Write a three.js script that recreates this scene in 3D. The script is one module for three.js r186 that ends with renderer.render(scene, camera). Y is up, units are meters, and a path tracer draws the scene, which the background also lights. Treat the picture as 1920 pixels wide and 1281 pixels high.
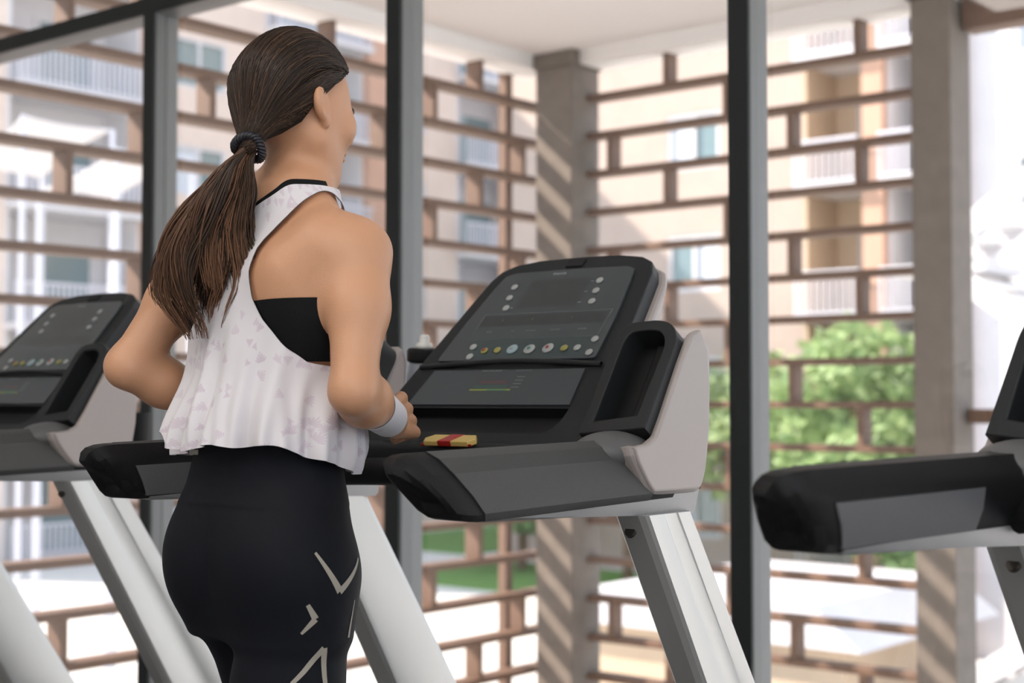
import * as THREE from 'three';
import { mergeGeometries, mergeVertices, toCreasedNormals } from 'three/addons/utils/BufferGeometryUtils.js';
import { RoundedBoxGeometry } from 'three/addons/geometries/RoundedBoxGeometry.js';
import { RectAreaLightUniformsLib } from 'three/addons/lights/RectAreaLightUniformsLib.js';

// ------------------------------------------------------------------ camera, sky, sun, lamps, exposure
const scene = new THREE.Scene();
const F_PX = 2800, YAW = 39.4 * Math.PI / 180, PITCH = Math.atan(109.5 / F_PX);
const camera = new THREE.PerspectiveCamera(2 * Math.atan(640.5 / F_PX) * 180 / Math.PI, 1920 / 1281, 0.05, 400);
camera.position.set(0, 1.25, 0);
camera.lookAt(-Math.sin(YAW) * Math.cos(PITCH), 1.25 + Math.sin(PITCH), -Math.cos(YAW) * Math.cos(PITCH));
camera.focus = 2.27;
camera.userData.fStop = 3.7;

const renderer = new THREE.WebGLRenderer();
renderer.toneMapping = THREE.LinearToneMapping;
renderer.toneMappingExposure = 1.0;
renderer.shadowMap.enabled = true;
RectAreaLightUniformsLib.init();

// pale, slightly hazy daylight sky: the same all round, whiter towards the horizon
{
  const W = 256, H = 128, d = new Float32Array(W * H * 4);
  for (let j = 0; j < H; j++) for (let i = 0; i < W; i++) {
    const up = Math.max(0, Math.sin(((j + 0.5) / H - 0.5) * Math.PI)), k = Math.pow(1 - up, 2.5), o = (j * W + i) * 4;
    d[o] = 0.62 + 0.42 * k; d[o + 1] = 0.78 + 0.28 * k; d[o + 2] = 1.02 + 0.06 * k; d[o + 3] = 1;
  }
  const sky = new THREE.DataTexture(d, W, H, THREE.RGBAFormat, THREE.FloatType);
  sky.mapping = THREE.EquirectangularReflectionMapping; sky.magFilter = THREE.LinearFilter; sky.needsUpdate = true;
  scene.background = sky; scene.environment = sky;
  scene.backgroundIntensity = scene.environmentIntensity = 1.95;
}
const sun = new THREE.DirectionalLight(new THREE.Color(1, 0.86, 0.74), 11.0);
sun.target.position.set(-6, 0, -6); sun.position.set(-6 - 30, 26.4, -6 + 15); sun.castShadow = true;
Object.assign(sun.shadow.camera, { left: -40, right: 40, top: 40, bottom: -40, near: 1, far: 120 });
sun.shadow.mapSize.set(2048, 2048); sun.shadow.radius = 1.2;
scene.add(sun, sun.target);
const PANEL_POWER = 3.8;              // every ceiling panel lamp of the room

// ------------------------------------------------------------------ helpers
const V = (x, y, z) => new THREE.Vector3(x, y, z);
let seed = 12345;
const rnd = () => { seed = (seed * 1664525 + 1013904223) >>> 0; return seed / 4294967296; };
const rr = (a, b) => a + (b - a) * rnd();
const taken = new Map();
function numbered(n) { const k = taken.get(n) ?? 0; taken.set(n, k + 1); return k ? n + '_' + String(k).padStart(3, '0') : n; }
function on(o) { o.castShadow = true; o.receiveShadow = true; return o; }
function part(parent, name, geo, mat, label) { const m = on(new THREE.Mesh(geo, mat)); m.name = name; if (label) m.userData.label = label; parent.add(m); return m; }
function thing(name, label, category, pos = [0, 0, 0], group) {
  const g = new THREE.Group(); g.name = numbered(name); g.position.set(...pos); g.userData = { label, category }; if (group) g.userData.group = group; scene.add(g); return g;
}
function single(name, geo, mat, label, category, group) { const m = on(new THREE.Mesh(geo, mat)); m.name = numbered(name); m.userData = { label, category }; if (group) m.userData.group = group; scene.add(m); return m; }
function structure(name, geo, mat, label) { const m = geo ? on(new THREE.Mesh(geo, mat)) : new THREE.Group(); m.name = name; m.userData.kind = 'structure'; if (label) { m.userData.label = label; m.userData.category = name.split('_')[0]; } scene.add(m); return m; }
const box = (x0, x1, y0, y1, z0, z1) => { const g = new THREE.BoxGeometry(x1 - x0, y1 - y0, z1 - z0); g.translate((x0 + x1) / 2, (y0 + y1) / 2, (z0 + z1) / 2); return metreUV(g); };
const rbox = (x0, x1, y0, y1, z0, z1, r = 0.005, s = 2) => { const g = new RoundedBoxGeometry(x1 - x0, y1 - y0, z1 - z0, s, r); g.translate((x0 + x1) / 2, (y0 + y1) / 2, (z0 + z1) / 2); return metreUV(g); };
function metreUV(g) {        // uv in metres, picked by the way the face points
  const p = g.attributes.position, n = g.attributes.normal, uv = new Float32Array(p.count * 2);
  for (let i = 0; i < p.count; i++) {
    const ax = Math.abs(n.getX(i)), ay = Math.abs(n.getY(i)), az = Math.abs(n.getZ(i));
    const [u, v] = ax >= ay && ax >= az ? [p.getZ(i), p.getY(i)] : ay >= az ? [p.getX(i), p.getZ(i)] : [p.getX(i), p.getY(i)];
    uv[i * 2] = u; uv[i * 2 + 1] = v;
  }
  g.setAttribute('uv', new THREE.BufferAttribute(uv, 2)); return g;
}
function merge(list) { return mergeGeometries(list.map((g) => { const q = g.index ? g.toNonIndexed() : g; for (const k of Object.keys(q.attributes)) if (!['position', 'normal', 'uv'].includes(k)) q.deleteAttribute(k); if (!q.attributes.uv) q.setAttribute('uv', new THREE.BufferAttribute(new Float32Array(q.attributes.position.count * 2), 2)); return q; })); }
function loft(rings, { close = true, caps = true, crease = 0.6 } = {}) {       // rings of equal length, in order
  const n = rings[0].length, pos = [], idx = [];
  for (const r of rings) for (const p of r) pos.push(p.x, p.y, p.z);
  for (let i = 0; i < rings.length - 1; i++) for (let j = 0; j < (close ? n : n - 1); j++) {
    const a = i * n + j, b = i * n + (j + 1) % n, c = a + n, d = b + n; idx.push(a, b, d, a, d, c);
  }
  if (caps) for (const [i, flip] of [[0, 1], [rings.length - 1, 0]]) {
    const c = pos.length / 3, m = rings[i].reduce((s, p) => s.add(p), V(0, 0, 0)).divideScalar(n); pos.push(m.x, m.y, m.z);
    for (let j = 0; j < n; j++) { const a = i * n + j, b = i * n + (j + 1) % n; flip ? idx.push(c, b, a) : idx.push(c, a, b); }
  }
  const g = new THREE.BufferGeometry(); g.setAttribute('position', new THREE.Float32BufferAttribute(pos, 3)); g.setIndex(idx);
  return metreUV(toCreasedNormals(g.toNonIndexed(), crease));
}
function tube(points, r, seg = 24, rad = 10, closed = false) { return new THREE.TubeGeometry(new THREE.CatmullRomCurve3(points, closed), seg, r, rad, closed); }
function texture(size, fn, srgb = false) {        // fn(u, v) in 0..1 -> grey or [r, g, b]
  const d = new Uint8Array(size * size * 4);
  for (let j = 0; j < size; j++) for (let i = 0; i < size; i++) {
    const c = fn(i / size, j / size), o = (j * size + i) * 4, q = Array.isArray(c) ? c : [c, c, c];
    for (let k = 0; k < 3; k++) d[o + k] = Math.max(0, Math.min(255, q[k] * 255)); d[o + 3] = 255;
  }
  const t = new THREE.DataTexture(d, size, size); t.wrapS = t.wrapT = THREE.RepeatWrapping; t.magFilter = THREE.LinearFilter; t.minFilter = THREE.LinearFilter;
  if (srgb) t.colorSpace = THREE.SRGBColorSpace; t.needsUpdate = true; return t;
}
const hash = (x, y) => { let h = (x * 374761393 + y * 668265263) | 0; h = Math.imul(h ^ (h >>> 13), 1274126177); return ((h ^ (h >>> 16)) >>> 0) / 4294967296; };
function vnoise(u, v, n) {        // repeats after n cells
  const x = u * n, y = v * n, i = Math.floor(x), j = Math.floor(y), a = x - i, b = y - j, s = a * a * (3 - 2 * a), t = b * b * (3 - 2 * b), w = (k) => ((k % n) + n) % n;
  const h = (p, q) => hash(w(p) + n * 7, w(q) + n * 13);
  return (h(i, j) * (1 - s) + h(i + 1, j) * s) * (1 - t) + (h(i, j + 1) * (1 - s) + h(i + 1, j + 1) * s) * t;
}
const fbm = (u, v, n) => 0.5 * vnoise(u, v, n) + 0.28 * vnoise(u, v, n * 2) + 0.14 * vnoise(u, v, n * 4) + 0.08 * vnoise(u, v, n * 8);
const rep = (t, s, s2 = s) => { const c = t.clone(); c.repeat.set(s, s2); c.needsUpdate = true; return c; };
const lin = (r, g, b) => new THREE.Color().setRGB(r, g, b);
const std = (o) => new THREE.MeshStandardMaterial(o), phys = (o) => new THREE.MeshPhysicalMaterial(o);

const grainT = texture(256, (u, v) => fbm(u, v, 64));
const blotchT = texture(256, (u, v) => 0.8 + 0.2 * fbm(u, v, 8), false);
const plasterT = texture(256, (u, v) => { const k = 0.9 + 0.1 * fbm(u, v, 12); return [k, k, k]; });
const weaveT = texture(128, (u, v) => 0.5 + 0.25 * Math.sin(u * Math.PI * 64) + 0.25 * Math.sin(v * Math.PI * 64));

const M = {
  mullionBlack: std({ color: lin(0.012, 0.016, 0.016), roughness: 0.55 }),
  mullion: std({ color: lin(0.19, 0.195, 0.195), roughness: 0.45, metalness: 0.2 }),
  glass: phys({ color: 0xffffff, transmission: 1, thickness: 0, roughness: 0, ior: 1.45 }),
  floor: std({ color: lin(0.16, 0.16, 0.165), roughness: 0.6, roughnessMap: rep(blotchT, 0.5) }),
  ceiling: std({ color: lin(0.82, 0.82, 0.81), roughness: 0.9, bumpMap: rep(grainT, 2), bumpScale: 0.0006 }),
  wall: std({ color: lin(0.70, 0.69, 0.67), roughness: 0.85, bumpMap: rep(grainT, 2), bumpScale: 0.0005 }),
  lampGlow: std({ color: 0xffffff, emissive: 0xffffff, emissiveIntensity: 1.6, roughness: 0.6 }),
  trimWhite: std({ color: lin(0.8, 0.8, 0.8), roughness: 0.5 }),
  soffit: std({ color: lin(0.91, 0.90, 0.89), roughness: 0.9, bumpMap: rep(grainT, 0.7), bumpScale: 0.001 }),
  timber: std({ color: lin(0.19, 0.115, 0.078), roughness: 0.65, map: rep(texture(256, (u, v) => { const k = 0.78 + 0.22 * fbm(u * 0.25, v, 32); return [k, k * 0.98, k * 0.96]; }), 1.5), bumpMap: rep(grainT, 3), bumpScale: 0.0008 }),
  stone: std({ color: lin(0.215, 0.182, 0.155), roughness: 0.8, map: rep(texture(256, (u, v) => { const k = 0.75 + 0.25 * fbm(u, v, 16); return [k, k, k]; }), 0.8), bumpMap: rep(grainT, 1.5), bumpScale: 0.002 }),
};

// ------------------------------------------------------------------ the room
const WIN = -3.4, CEIL = 3.3, XL = -6.3, XR = 3.2, ZB = 3.6, SP = 1.262, X0 = -4.577;     // window plane, mullion spacing, one mullion
structure('floor', box(XL - 0.2, XR + 0.2, -0.3, 0, WIN - 0.15, ZB + 0.2), M.floor, 'dark grey rubber gym floor under the treadmills');
structure('ceiling', box(XL - 0.2, XR + 0.2, CEIL, CEIL + 0.3, WIN - 0.15, ZB + 0.2), M.ceiling, 'white plaster gym ceiling with flat panel lamps');
structure('wall_left', box(XL - 0.2, XL, 0, CEIL, WIN - 0.15, ZB + 0.2), M.wall, 'pale plaster side wall of the gym');
structure('wall_back', box(XL, XR, 0, CEIL, ZB, ZB + 0.2), M.wall, 'pale plaster wall at the back of the gym');
structure('baseboard_back', rbox(XL, XR, 0, 0.1, ZB - 0.015, ZB, 0.003, 1), M.trimWhite, 'white baseboard along the back wall');
{
  const w = structure('window_1', null, null, 'floor to ceiling glazing with dark metal mullions');
  const xs = []; for (let k = -2; k < 7; k++) { const x = X0 + (k + 0) * SP; if (x > XL + 0.1 && x < XR - 0.1) xs.push(x); }
  const face = 0.062, deep = 0.125, TR = 2.69;
  for (const x of xs) {
    const m = part(w, 'mullion', merge([rbox(x, x + face, 0.06, CEIL, WIN - deep * 0.46, WIN - 0.012, 0.004, 1), rbox(x, x + face - 0.012, 0.06, CEIL, WIN - deep, WIN - deep * 0.54, 0.004, 1), rbox(x + 0.004, x + face - 0.02, 0.06, CEIL, WIN - deep * 0.56, WIN - deep * 0.44, 0.003, 1)]), M.mullion, 'dark grey aluminium mullion');
    part(m, 'mullion_cover', rbox(x - 0.001, x + face, 0.06, CEIL, WIN - 0.014, WIN, 0.003, 1), M.mullionBlack, 'black mullion face');
  }
  const ends = [XL, ...xs, XR];
  for (let i = 0; i < ends.length - 1; i++) {
    const a = ends[i] + (i ? face : 0), b = ends[i + 1];
    const t = part(w, 'transom', rbox(a, b, TR, TR + face, WIN - deep, WIN - 0.012, 0.004, 1), M.mullion);
    part(t, 'transom_cover', rbox(a, b, TR, TR + face, WIN - 0.014, WIN, 0.003, 1), M.mullionBlack);
    part(w, 'sill_rail', rbox(a, b, 0, 0.06, WIN - deep, WIN, 0.004, 1), M.mullion);
    part(w, 'pane', box(a - 0.01, b + 0.01, 0.06, TR, WIN - 0.068, WIN - 0.067), M.glass);
    part(w, 'pane', box(a - 0.01, b + 0.01, TR + face, CEIL, WIN - 0.068, WIN - 0.067), M.glass);
  }
  const w2 = structure('window_2', null, null, 'glazed side wall of the gym with dark mullions');
  const n = 6, d = (ZB - WIN) / n;
  for (let k = 0; k <= n; k++) { const z = WIN + k * d; part(w2, 'mullion', rbox(XR, XR + 0.125, 0.06, CEIL, z - 0.03, z + 0.03, 0.004, 1), M.mullion); }
  for (let k = 0; k < n; k++) {
    const a = WIN + k * d + 0.03, b = WIN + (k + 1) * d - 0.03;
    part(w2, 'sill_rail', rbox(XR, XR + 0.125, 0, 0.06, a, b, 0.004, 1), M.mullion);
    part(w2, 'transom', rbox(XR, XR + 0.125, TR, TR + 0.06, a, b, 0.004, 1), M.mullion);
    part(w2, 'pane', box(XR + 0.06, XR + 0.061, 0.06, TR, a - 0.01, b + 0.01), M.glass);
    part(w2, 'pane', box(XR + 0.06, XR + 0.061, TR + 0.06, CEIL, a - 0.01, b + 0.01), M.glass);
  }
  // flat panel lamps in the ceiling: a glowing face and a light of its size just below it
  for (const [x, z] of [[-2.4, 1.9], [-0.4, 1.9], [1.6, 1.9], [-2.4, 0.1], [-0.4, 0.1], [1.6, 0.1]]) {
    const where = z > 1 ? 'nearer the back wall' : 'nearer the front glazing', side = x < -1 ? 'left' : x < 1 ? 'middle' : 'right';
    const l = thing('ceiling_light', `square ceiling panel lamp, ${side} of the row ${where}`, 'ceiling lamp', [x, CEIL, z], 'ceiling panel lamps');
    part(l, 'frame', merge([box(-0.6, 0.6, -0.02, 0, -0.6, -0.57), box(-0.6, 0.6, -0.02, 0, 0.57, 0.6), box(-0.6, -0.57, -0.02, 0, -0.57, 0.57), box(0.57, 0.6, -0.02, 0, -0.57, 0.57)]), M.trimWhite);
    part(l, 'light_diffuser', box(-0.57, 0.57, -0.012, -0.002, -0.57, 0.57), M.lampGlow);
    const a = new THREE.RectAreaLight(0xfff6ec, PANEL_POWER, 1.1, 1.1); a.position.set(0, -0.02, 0); a.rotation.x = -Math.PI / 2; l.add(a);
  }
}

// ------------------------------------------------------------------ the sheltered court outside the glazing: roof slab, column, timber screens
const SX = -6.36, SZ = -8.0, SOF = 3.56, GROUND = -3.0;
structure('ceiling_outdoor', box(SX - 0.25, 6, SOF, SOF + 0.35, SZ - 0.3, WIN - 0.15), M.soffit, 'white soffit of the roof over the outdoor court');
structure('trim_1', merge([box(SX - 0.1, SX + 0.16, SOF - 0.09, SOF, SZ, WIN - 0.2), box(SX, -3.3, SOF - 0.09, SOF, SZ - 0.1, SZ + 0.16)]), M.soffit, 'pale ledge where the soffit meets the timber screens');
{
  const c = thing('corner_column', 'brown stone clad square column at the corner of the timber screens', 'column', [SX + 0.2, GROUND, SZ + 0.1]);
  part(c, 'shaft', rbox(-0.025, 0.274, 0, SOF - GROUND - 0.1, -0.19, 0.12, 0.008, 1), M.stone);
  part(c, 'cap', rbox(-0.035, 0.30, SOF - GROUND - 0.1, SOF - GROUND, -0.2, 0.14, 0.006, 1), M.stone);
  const c2 = thing('side_column', 'dark grey brown timber clad column right of the screen, sun stripes on its foot', 'column', [-3.4, GROUND, SZ + 0.06]);
  part(c2, 'shaft', rbox(-0.13, 0.1, 0, SOF - GROUND - 0.08, -0.14, 0.14, 0.006, 1), M.stone);
  part(c2, 'cap', rbox(-0.15, 0.12, SOF - GROUND - 0.08, SOF - GROUND, -0.16, 0.16, 0.006, 1), M.stone);
}
const PITCHY = 0.2545, SLAT = 0.042, YS0 = 3.2568 - PITCHY * 24;       // heights of the slats
function screen(label, along, from, to, at, firstDivider, step, deep, mat) {
  const g = thing('slatted_screen', label, 'screen', along === 'x' ? [(from + to) / 2, GROUND, at] : [at, GROUND, (from + to) / 2]);
  const L = to - from, mid = (from + to) / 2;
  const slatG = along === 'x' ? rbox(-L / 2, L / 2, -SLAT / 2, SLAT / 2, -deep / 2, deep / 2, 0.004, 1) : rbox(-deep / 2, deep / 2, -SLAT / 2, SLAT / 2, -L / 2, L / 2, 0.004, 1);
  const h = PITCHY - SLAT, w = 0.042, q = deep / 2 - 0.004;
  const divG = along === 'x' ? rbox(-w / 2, w / 2, -h / 2, h / 2, -q, q, 0.004, 1) : rbox(-q, q, -h / 2, h / 2, -w / 2, w / 2, 0.004, 1);
  for (let k = 0; k <= 26; k++) {
    const y = YS0 + k * PITCHY - GROUND; if (y < 0.03 || y > SOF - GROUND - 0.05) continue;
    const s = part(g, 'slat', slatG, mat); s.position.y = y;
    if (k === 26) continue;
    const ph = firstDivider + (((25 - k) % 3) + 3) % 3 * step / 3;
    for (let u = ph - 20 * step; u < to; u += step) if (u > from + 0.1 && u < to - 0.05) { const d = part(g, 'divider', divG, mat); d.position.y = y + PITCHY / 2; d.position[along] = u - mid; }
  }
  return g;
}
screen('long brown slatted screen with staggered dividers behind the treadmill console', 'x', SX + 0.48, -3.533, SZ, -4.37 - 1.33, 1.33, 0.12, M.timber);
screen('brown slatted screen on the sunny side of the court, behind the woman', 'z', SZ - 0.10, WIN - 0.2, SX, -7.80, 1.33, 0.13, M.timber);
{
  const p = thing('screen_post', 'slim brown timber post in the sunny screen beside the corner column', 'post', [SX - 0.105, GROUND, -7.80]);
  part(p, 'shaft', rbox(-0.035, 0.035, 0, SOF - GROUND - 0.01, -0.035, 0.035, 0.005, 1), M.timber); part(p, 'foot', rbox(-0.05, 0.038, 0, 0.03, -0.06, 0.06, 0.004, 1), M.timber);
}
{
  const r = thing('court_rail', 'dark brown timber rail running right from the side column', 'rail', [-2, 0, SZ]);
  part(r, 'beam', rbox(-1.28, 3, 1.12, 1.2, -0.06, 0.06, 0.005, 1), M.timber);
  part(r, 'top_beam', rbox(-1.28, 3, 3.3, 3.47, -0.08, 0.08, 0.005, 1), M.timber);
  part(r, 'end_post', rbox(2.9, 3, GROUND, 3.47, -0.06, 0.06, 0.005, 1), M.timber);
}

// ------------------------------------------------------------------ beyond the screens: ground, lawn, apartment blocks, trees
Object.assign(M, {
  paving: std({ color: lin(0.72, 0.68, 0.62), roughness: 0.85, map: rep(plasterT, 0.3), bumpMap: rep(grainT, 0.5), bumpScale: 0.002 }),
  lawn: std({ color: lin(0.16, 0.30, 0.07), roughness: 0.95, map: rep(texture(256, (u, v) => { const k = 0.7 + 0.3 * fbm(u, v, 24); return [k, k, k * 0.9]; }), 0.4) }),
  cream: std({ color: lin(0.70, 0.59, 0.52), roughness: 0.9, map: rep(plasterT, 0.25) }),
  creamPaint: std({ color: lin(0.47, 0.385, 0.335), roughness: 0.9, map: rep(plasterT, 0.25) }),
  peach: std({ color: lin(0.55, 0.35, 0.26), roughness: 0.9, map: rep(plasterT, 0.25) }),
  ochre: std({ color: lin(0.55, 0.43, 0.31), roughness: 0.9, map: rep(plasterT, 0.25) }),
  white: std({ color: lin(0.64, 0.63, 0.65), roughness: 0.7, map: rep(plasterT, 0.25) }),
  pane: phys({ color: lin(0.16, 0.24, 0.26), roughness: 0.06, metalness: 0, specularIntensity: 1, clearcoat: 1, clearcoatRoughness: 0.02 }),
  curtain: std({ color: lin(0.55, 0.60, 0.66), roughness: 0.8 }),
  railing: std({ color: lin(0.62, 0.63, 0.70), roughness: 0.5, metalness: 0.2 }),
  roofTile: std({ color: lin(0.34, 0.18, 0.12), roughness: 0.8 }),
  bark: std({ color: lin(0.14, 0.09, 0.055), roughness: 0.9, bumpMap: rep(grainT, 4), bumpScale: 0.006 }),
});
structure('ground', box(-90, 40, GROUND - 0.3, GROUND, -90, 30), M.paving, 'sunlit pale paving of the courtyard below').userData.category = 'ground';
single('lawn', box(-26, -10.4, GROUND, GROUND + 0.05, -30.2, -25.5), M.lawn, 'strip of green lawn at the foot of the cream apartment block', 'lawn');
single('side_lawn', box(-32.4, -27, GROUND, GROUND + 0.05, -45, -31), M.lawn, 'green lawn in front of the shaded apartment block', 'lawn');

function block(name, label, pos, turn, bays, floors, wallMat, H = 3.0) {       // bays: [width, kind] from left to right; the front faces local +z
  const g = thing(name, label, 'building', pos); g.rotation.y = turn;
  const W = bays.reduce((s, b) => s + b[0], 0), top = floors * H;
  const glassG = new Map(), key = (w, h) => w + '/' + h;
  let x = -W / 2;
  const solid = [];
  for (const [w, kind] of bays) {
    const x0 = x, x1 = x + w; x = x1;
    if (kind === 'wall') { solid.push(box(x0, x1, 0, top, -0.3, 0)); continue; }
    if (kind === 'pier') { part(g, 'pilaster', box(x0, x1, 0, top, -0.3, 0.25), M.peach, 'peach coloured pilaster'); continue; }
    for (let f = 0; f < floors; f++) {
      const y = f * H;
      if (kind === 'window' || kind === 'pair') {
        const h0 = y + 0.9, h1 = y + 2.3, m = kind === 'pair' ? 0.25 : 0.3;
        solid.push(box(x0, x1, y, h0, -0.3, 0), box(x0, x1, h1, y + H, -0.3, 0), box(x0, x0 + m, h0, h1, -0.3, 0), box(x1 - m, x1, h0, h1, -0.3, 0));
        const a = x0 + m, b = x1 - m, n = kind === 'pair' ? 2 : 1, t = 0.09;
        const fr = [box(a, b, h0, h0 + t, -0.2, -0.02), box(a, b, h1 - t, h1, -0.2, -0.02)];
        for (let k = 0; k <= n; k++) { const c = a + (b - a - t) * k / n; fr.push(box(c, c + t, h0 + t, h1 - t, -0.2, -0.02)); }
        const wd = part(g, 'window', merge(fr), M.white, 'white window frame');
        for (let k = 0; k < n; k++) { const c = a + (b - a - t) * k / n; part(wd, 'pane', box(c + t, c + (b - a - t) / n, h0 + t, h1 - t, -0.13, -0.1), (f + k) % 3 ? M.pane : M.curtain); }
      } else {                                  // balcony: recess with a door, slab and railing
        const ochre = kind === 'loggia';
        part(g, 'balcony_recess', merge([box(x0, x1, y + 0.15, y + H, -1.6, -1.5), box(x0, x0 + 0.1, y + 0.15, y + H, -1.5, 0), box(x1 - 0.1, x1, y + 0.15, y + H, -1.5, 0)]), ochre ? M.ochre : M.white);
        const door = part(g, 'balcony_door', merge([box(x0 + w * 0.42, x0 + w * 0.9, y + 0.15, y + 2.35, -1.5, -1.44)]), M.white);
        part(door, 'pane', box(x0 + w * 0.46, x0 + w * 0.86, y + 0.3, y + 2.25, -1.44, -1.42), M.pane);
        part(g, 'balcony_slab', box(x0, x1, y, y + 0.15, -1.5, 0.5), M.white);
        const bars = [box(x0, x1, y + 1.12, y + 1.18, 0.44, 0.5), box(x0, x1, y + 0.2, y + 0.24, 0.45, 0.49)];
        for (let b = x0; b <= x1; b += 0.16) bars.push(box(b, b + 0.05, y + 0.15, y + 1.12, 0.455, 0.485));
        part(g, 'railing', merge(bars), M.railing);
      }
    }
  }
  if (solid.length) part(g, 'wall', merge(solid), wallMat);
  part(g, 'side_wall', merge([box(-W / 2, -W / 2 + 0.3, 0, top, -9, -0.3), box(W / 2 - 0.3, W / 2, 0, top, -9, -0.3), box(-W / 2, W / 2, 0, top, -9.3, -9)]), wallMat);
  part(g, 'roof', merge([box(-W / 2 - 0.3, W / 2 + 0.3, top, top + 0.3, -9.5, 0.6)]), M.white);
  return g;
}
block('apartment_block', 'sunlit cream apartment block with peach pilasters and railed balconies behind the long screen', [-19.35, GROUND, -31], 0,
  [[1.0, 'wall'], [1.9, 'window'], [2.0, 'wall'], [2.0, 'pair'], [2.0, 'wall'], [1.6, 'loggia'], [0.5, 'pier'], [1.1, 'balcony'], [0.4, 'wall']], 6, M.creamPaint);
block('apartment_block', 'shaded blue white apartment block with rows of balconies seen past the woman', [-33, GROUND, -35], Math.PI / 2,
  [[1.5, 'wall'], [4, 'balcony'], [0.8, 'pier'], [2.4, 'pair'], [1.2, 'wall'], [4, 'balcony'], [0.8, 'pier'], [2.4, 'window'], [1.2, 'wall'], [4, 'balcony'], [0.8, 'pier'], [2.4, 'pair'], [1.2, 'wall'], [4, 'balcony'], [1.4, 'wall']], 6, M.cream);
block('apartment_block', 'white and peach apartment block right of the side column', [-6.1, GROUND, -24], 0,
  [[0.25, 'pier'], [0.5, 'wall'], [2.2, 'pair'], [3, 'wall'], [2, 'window']], 6, M.white);
{
  // zigzag outdoor stair in front of the white block
  const s = thing('outdoor_stair', 'white zigzag outdoor stair at the right edge behind the rail', 'stair', [-6.25, GROUND, -20.5]);
  for (let f = 0; f < 3; f++) {
    const y = f * 3, up = f % 2 ? -1 : 1;
    for (const z of [0, 1.3]) part(s, 'stringer', (() => { const sh = new THREE.Shape(); const a = -2.2 * up, b = 2.2 * up; sh.moveTo(a, y); sh.lineTo(b, y + 3); sh.lineTo(b, y + 3.35); sh.lineTo(a, y + 0.35); sh.closePath(); const g = new THREE.ExtrudeGeometry(sh, { depth: 0.08, bevelEnabled: false }); g.translate(0, 0, z); return metreUV(g); })(), M.white);
    for (let k = 0; k < 14; k++) part(s, 'tread', box(-2.2 * up + up * k * 0.314 - 0.16, -2.2 * up + up * k * 0.314 + 0.16, y + 0.2 + k * 0.214, y + 0.26 + k * 0.214, 0.08, 1.3), M.trimWhite);
    part(s, 'landing', box(2.1 * up - 0.7, 2.1 * up + 0.7, y + 2.95, y + 3.08, 0, 1.4), M.white);
  }
  for (const x of [-1.9, 2.7]) part(s, 'post', box(x - 0.08, x + 0.08, 0, 9.3, 1.2, 1.36), M.white);
}
{ // low pavilion roofs in the sun
  const k = thing('garden_pavilion', 'low tan garden pavilion with pale sloping roof beyond the long screen', 'pavilion', [-11.05, GROUND, -20]);
  part(k, 'wall', box(-2.2, 1.9, 0, 1.0, -2, 2), M.ochre);
  const sh = new THREE.Shape(); sh.moveTo(-2.6, 1.0); sh.lineTo(2.3, 1.0); sh.lineTo(1.6, 1.55); sh.lineTo(-1.9, 1.55); sh.closePath();
  const rg = new THREE.ExtrudeGeometry(sh, { depth: 4.6, bevelEnabled: false }); rg.translate(0, 0, -2.3); part(k, 'roof', metreUV(rg), M.white);
}
for (const [x, y, z, w, l, tilt, label] of [[-19.6, 5.0, -12.6, 1.9, 1.5, 0.3, 'high white sunlit awning sail seen through the left pane'], [-17.0, 4.3, -12.2, 1.8, 1.2, 0.22, 'middle white sunlit awning sail seen through the left pane'], [-20.4, 3.2, -10.2, 2.2, 1.6, 0.25, 'lowest white awning sail seen through the left pane']]) {
  const a = thing('awning_sail', label, 'awning', [x, y, z], 'awning sails beyond the sunny screen'); a.rotation.z = tilt;
  const sh = new THREE.Shape(); sh.moveTo(-w / 2, -l / 2); sh.quadraticCurveTo(0, -l / 2 + 0.25, w / 2, -l / 2); sh.quadraticCurveTo(w / 2 - 0.2, 0, w / 2, l / 2); sh.quadraticCurveTo(0, l / 2 - 0.25, -w / 2, l / 2); sh.quadraticCurveTo(-w / 2 + 0.2, 0, -w / 2, -l / 2);
  const g = new THREE.ExtrudeGeometry(sh, { depth: 0.02, bevelEnabled: false }); g.rotateX(-Math.PI / 2); part(a, 'canvas', metreUV(g), M.white);
  for (const [sx, sz] of [[-1, -1], [1, -1], [-1, 1], [1, 1]]) { const p = part(a, 'pole', new THREE.CylinderGeometry(0.04, 0.04, y - GROUND, 8).translate(0, -(y - GROUND) / 2, 0), M.railing); p.position.set(sx * w / 2, 0, sz * l / 2); p.rotation.z = -tilt; }
}
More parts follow.
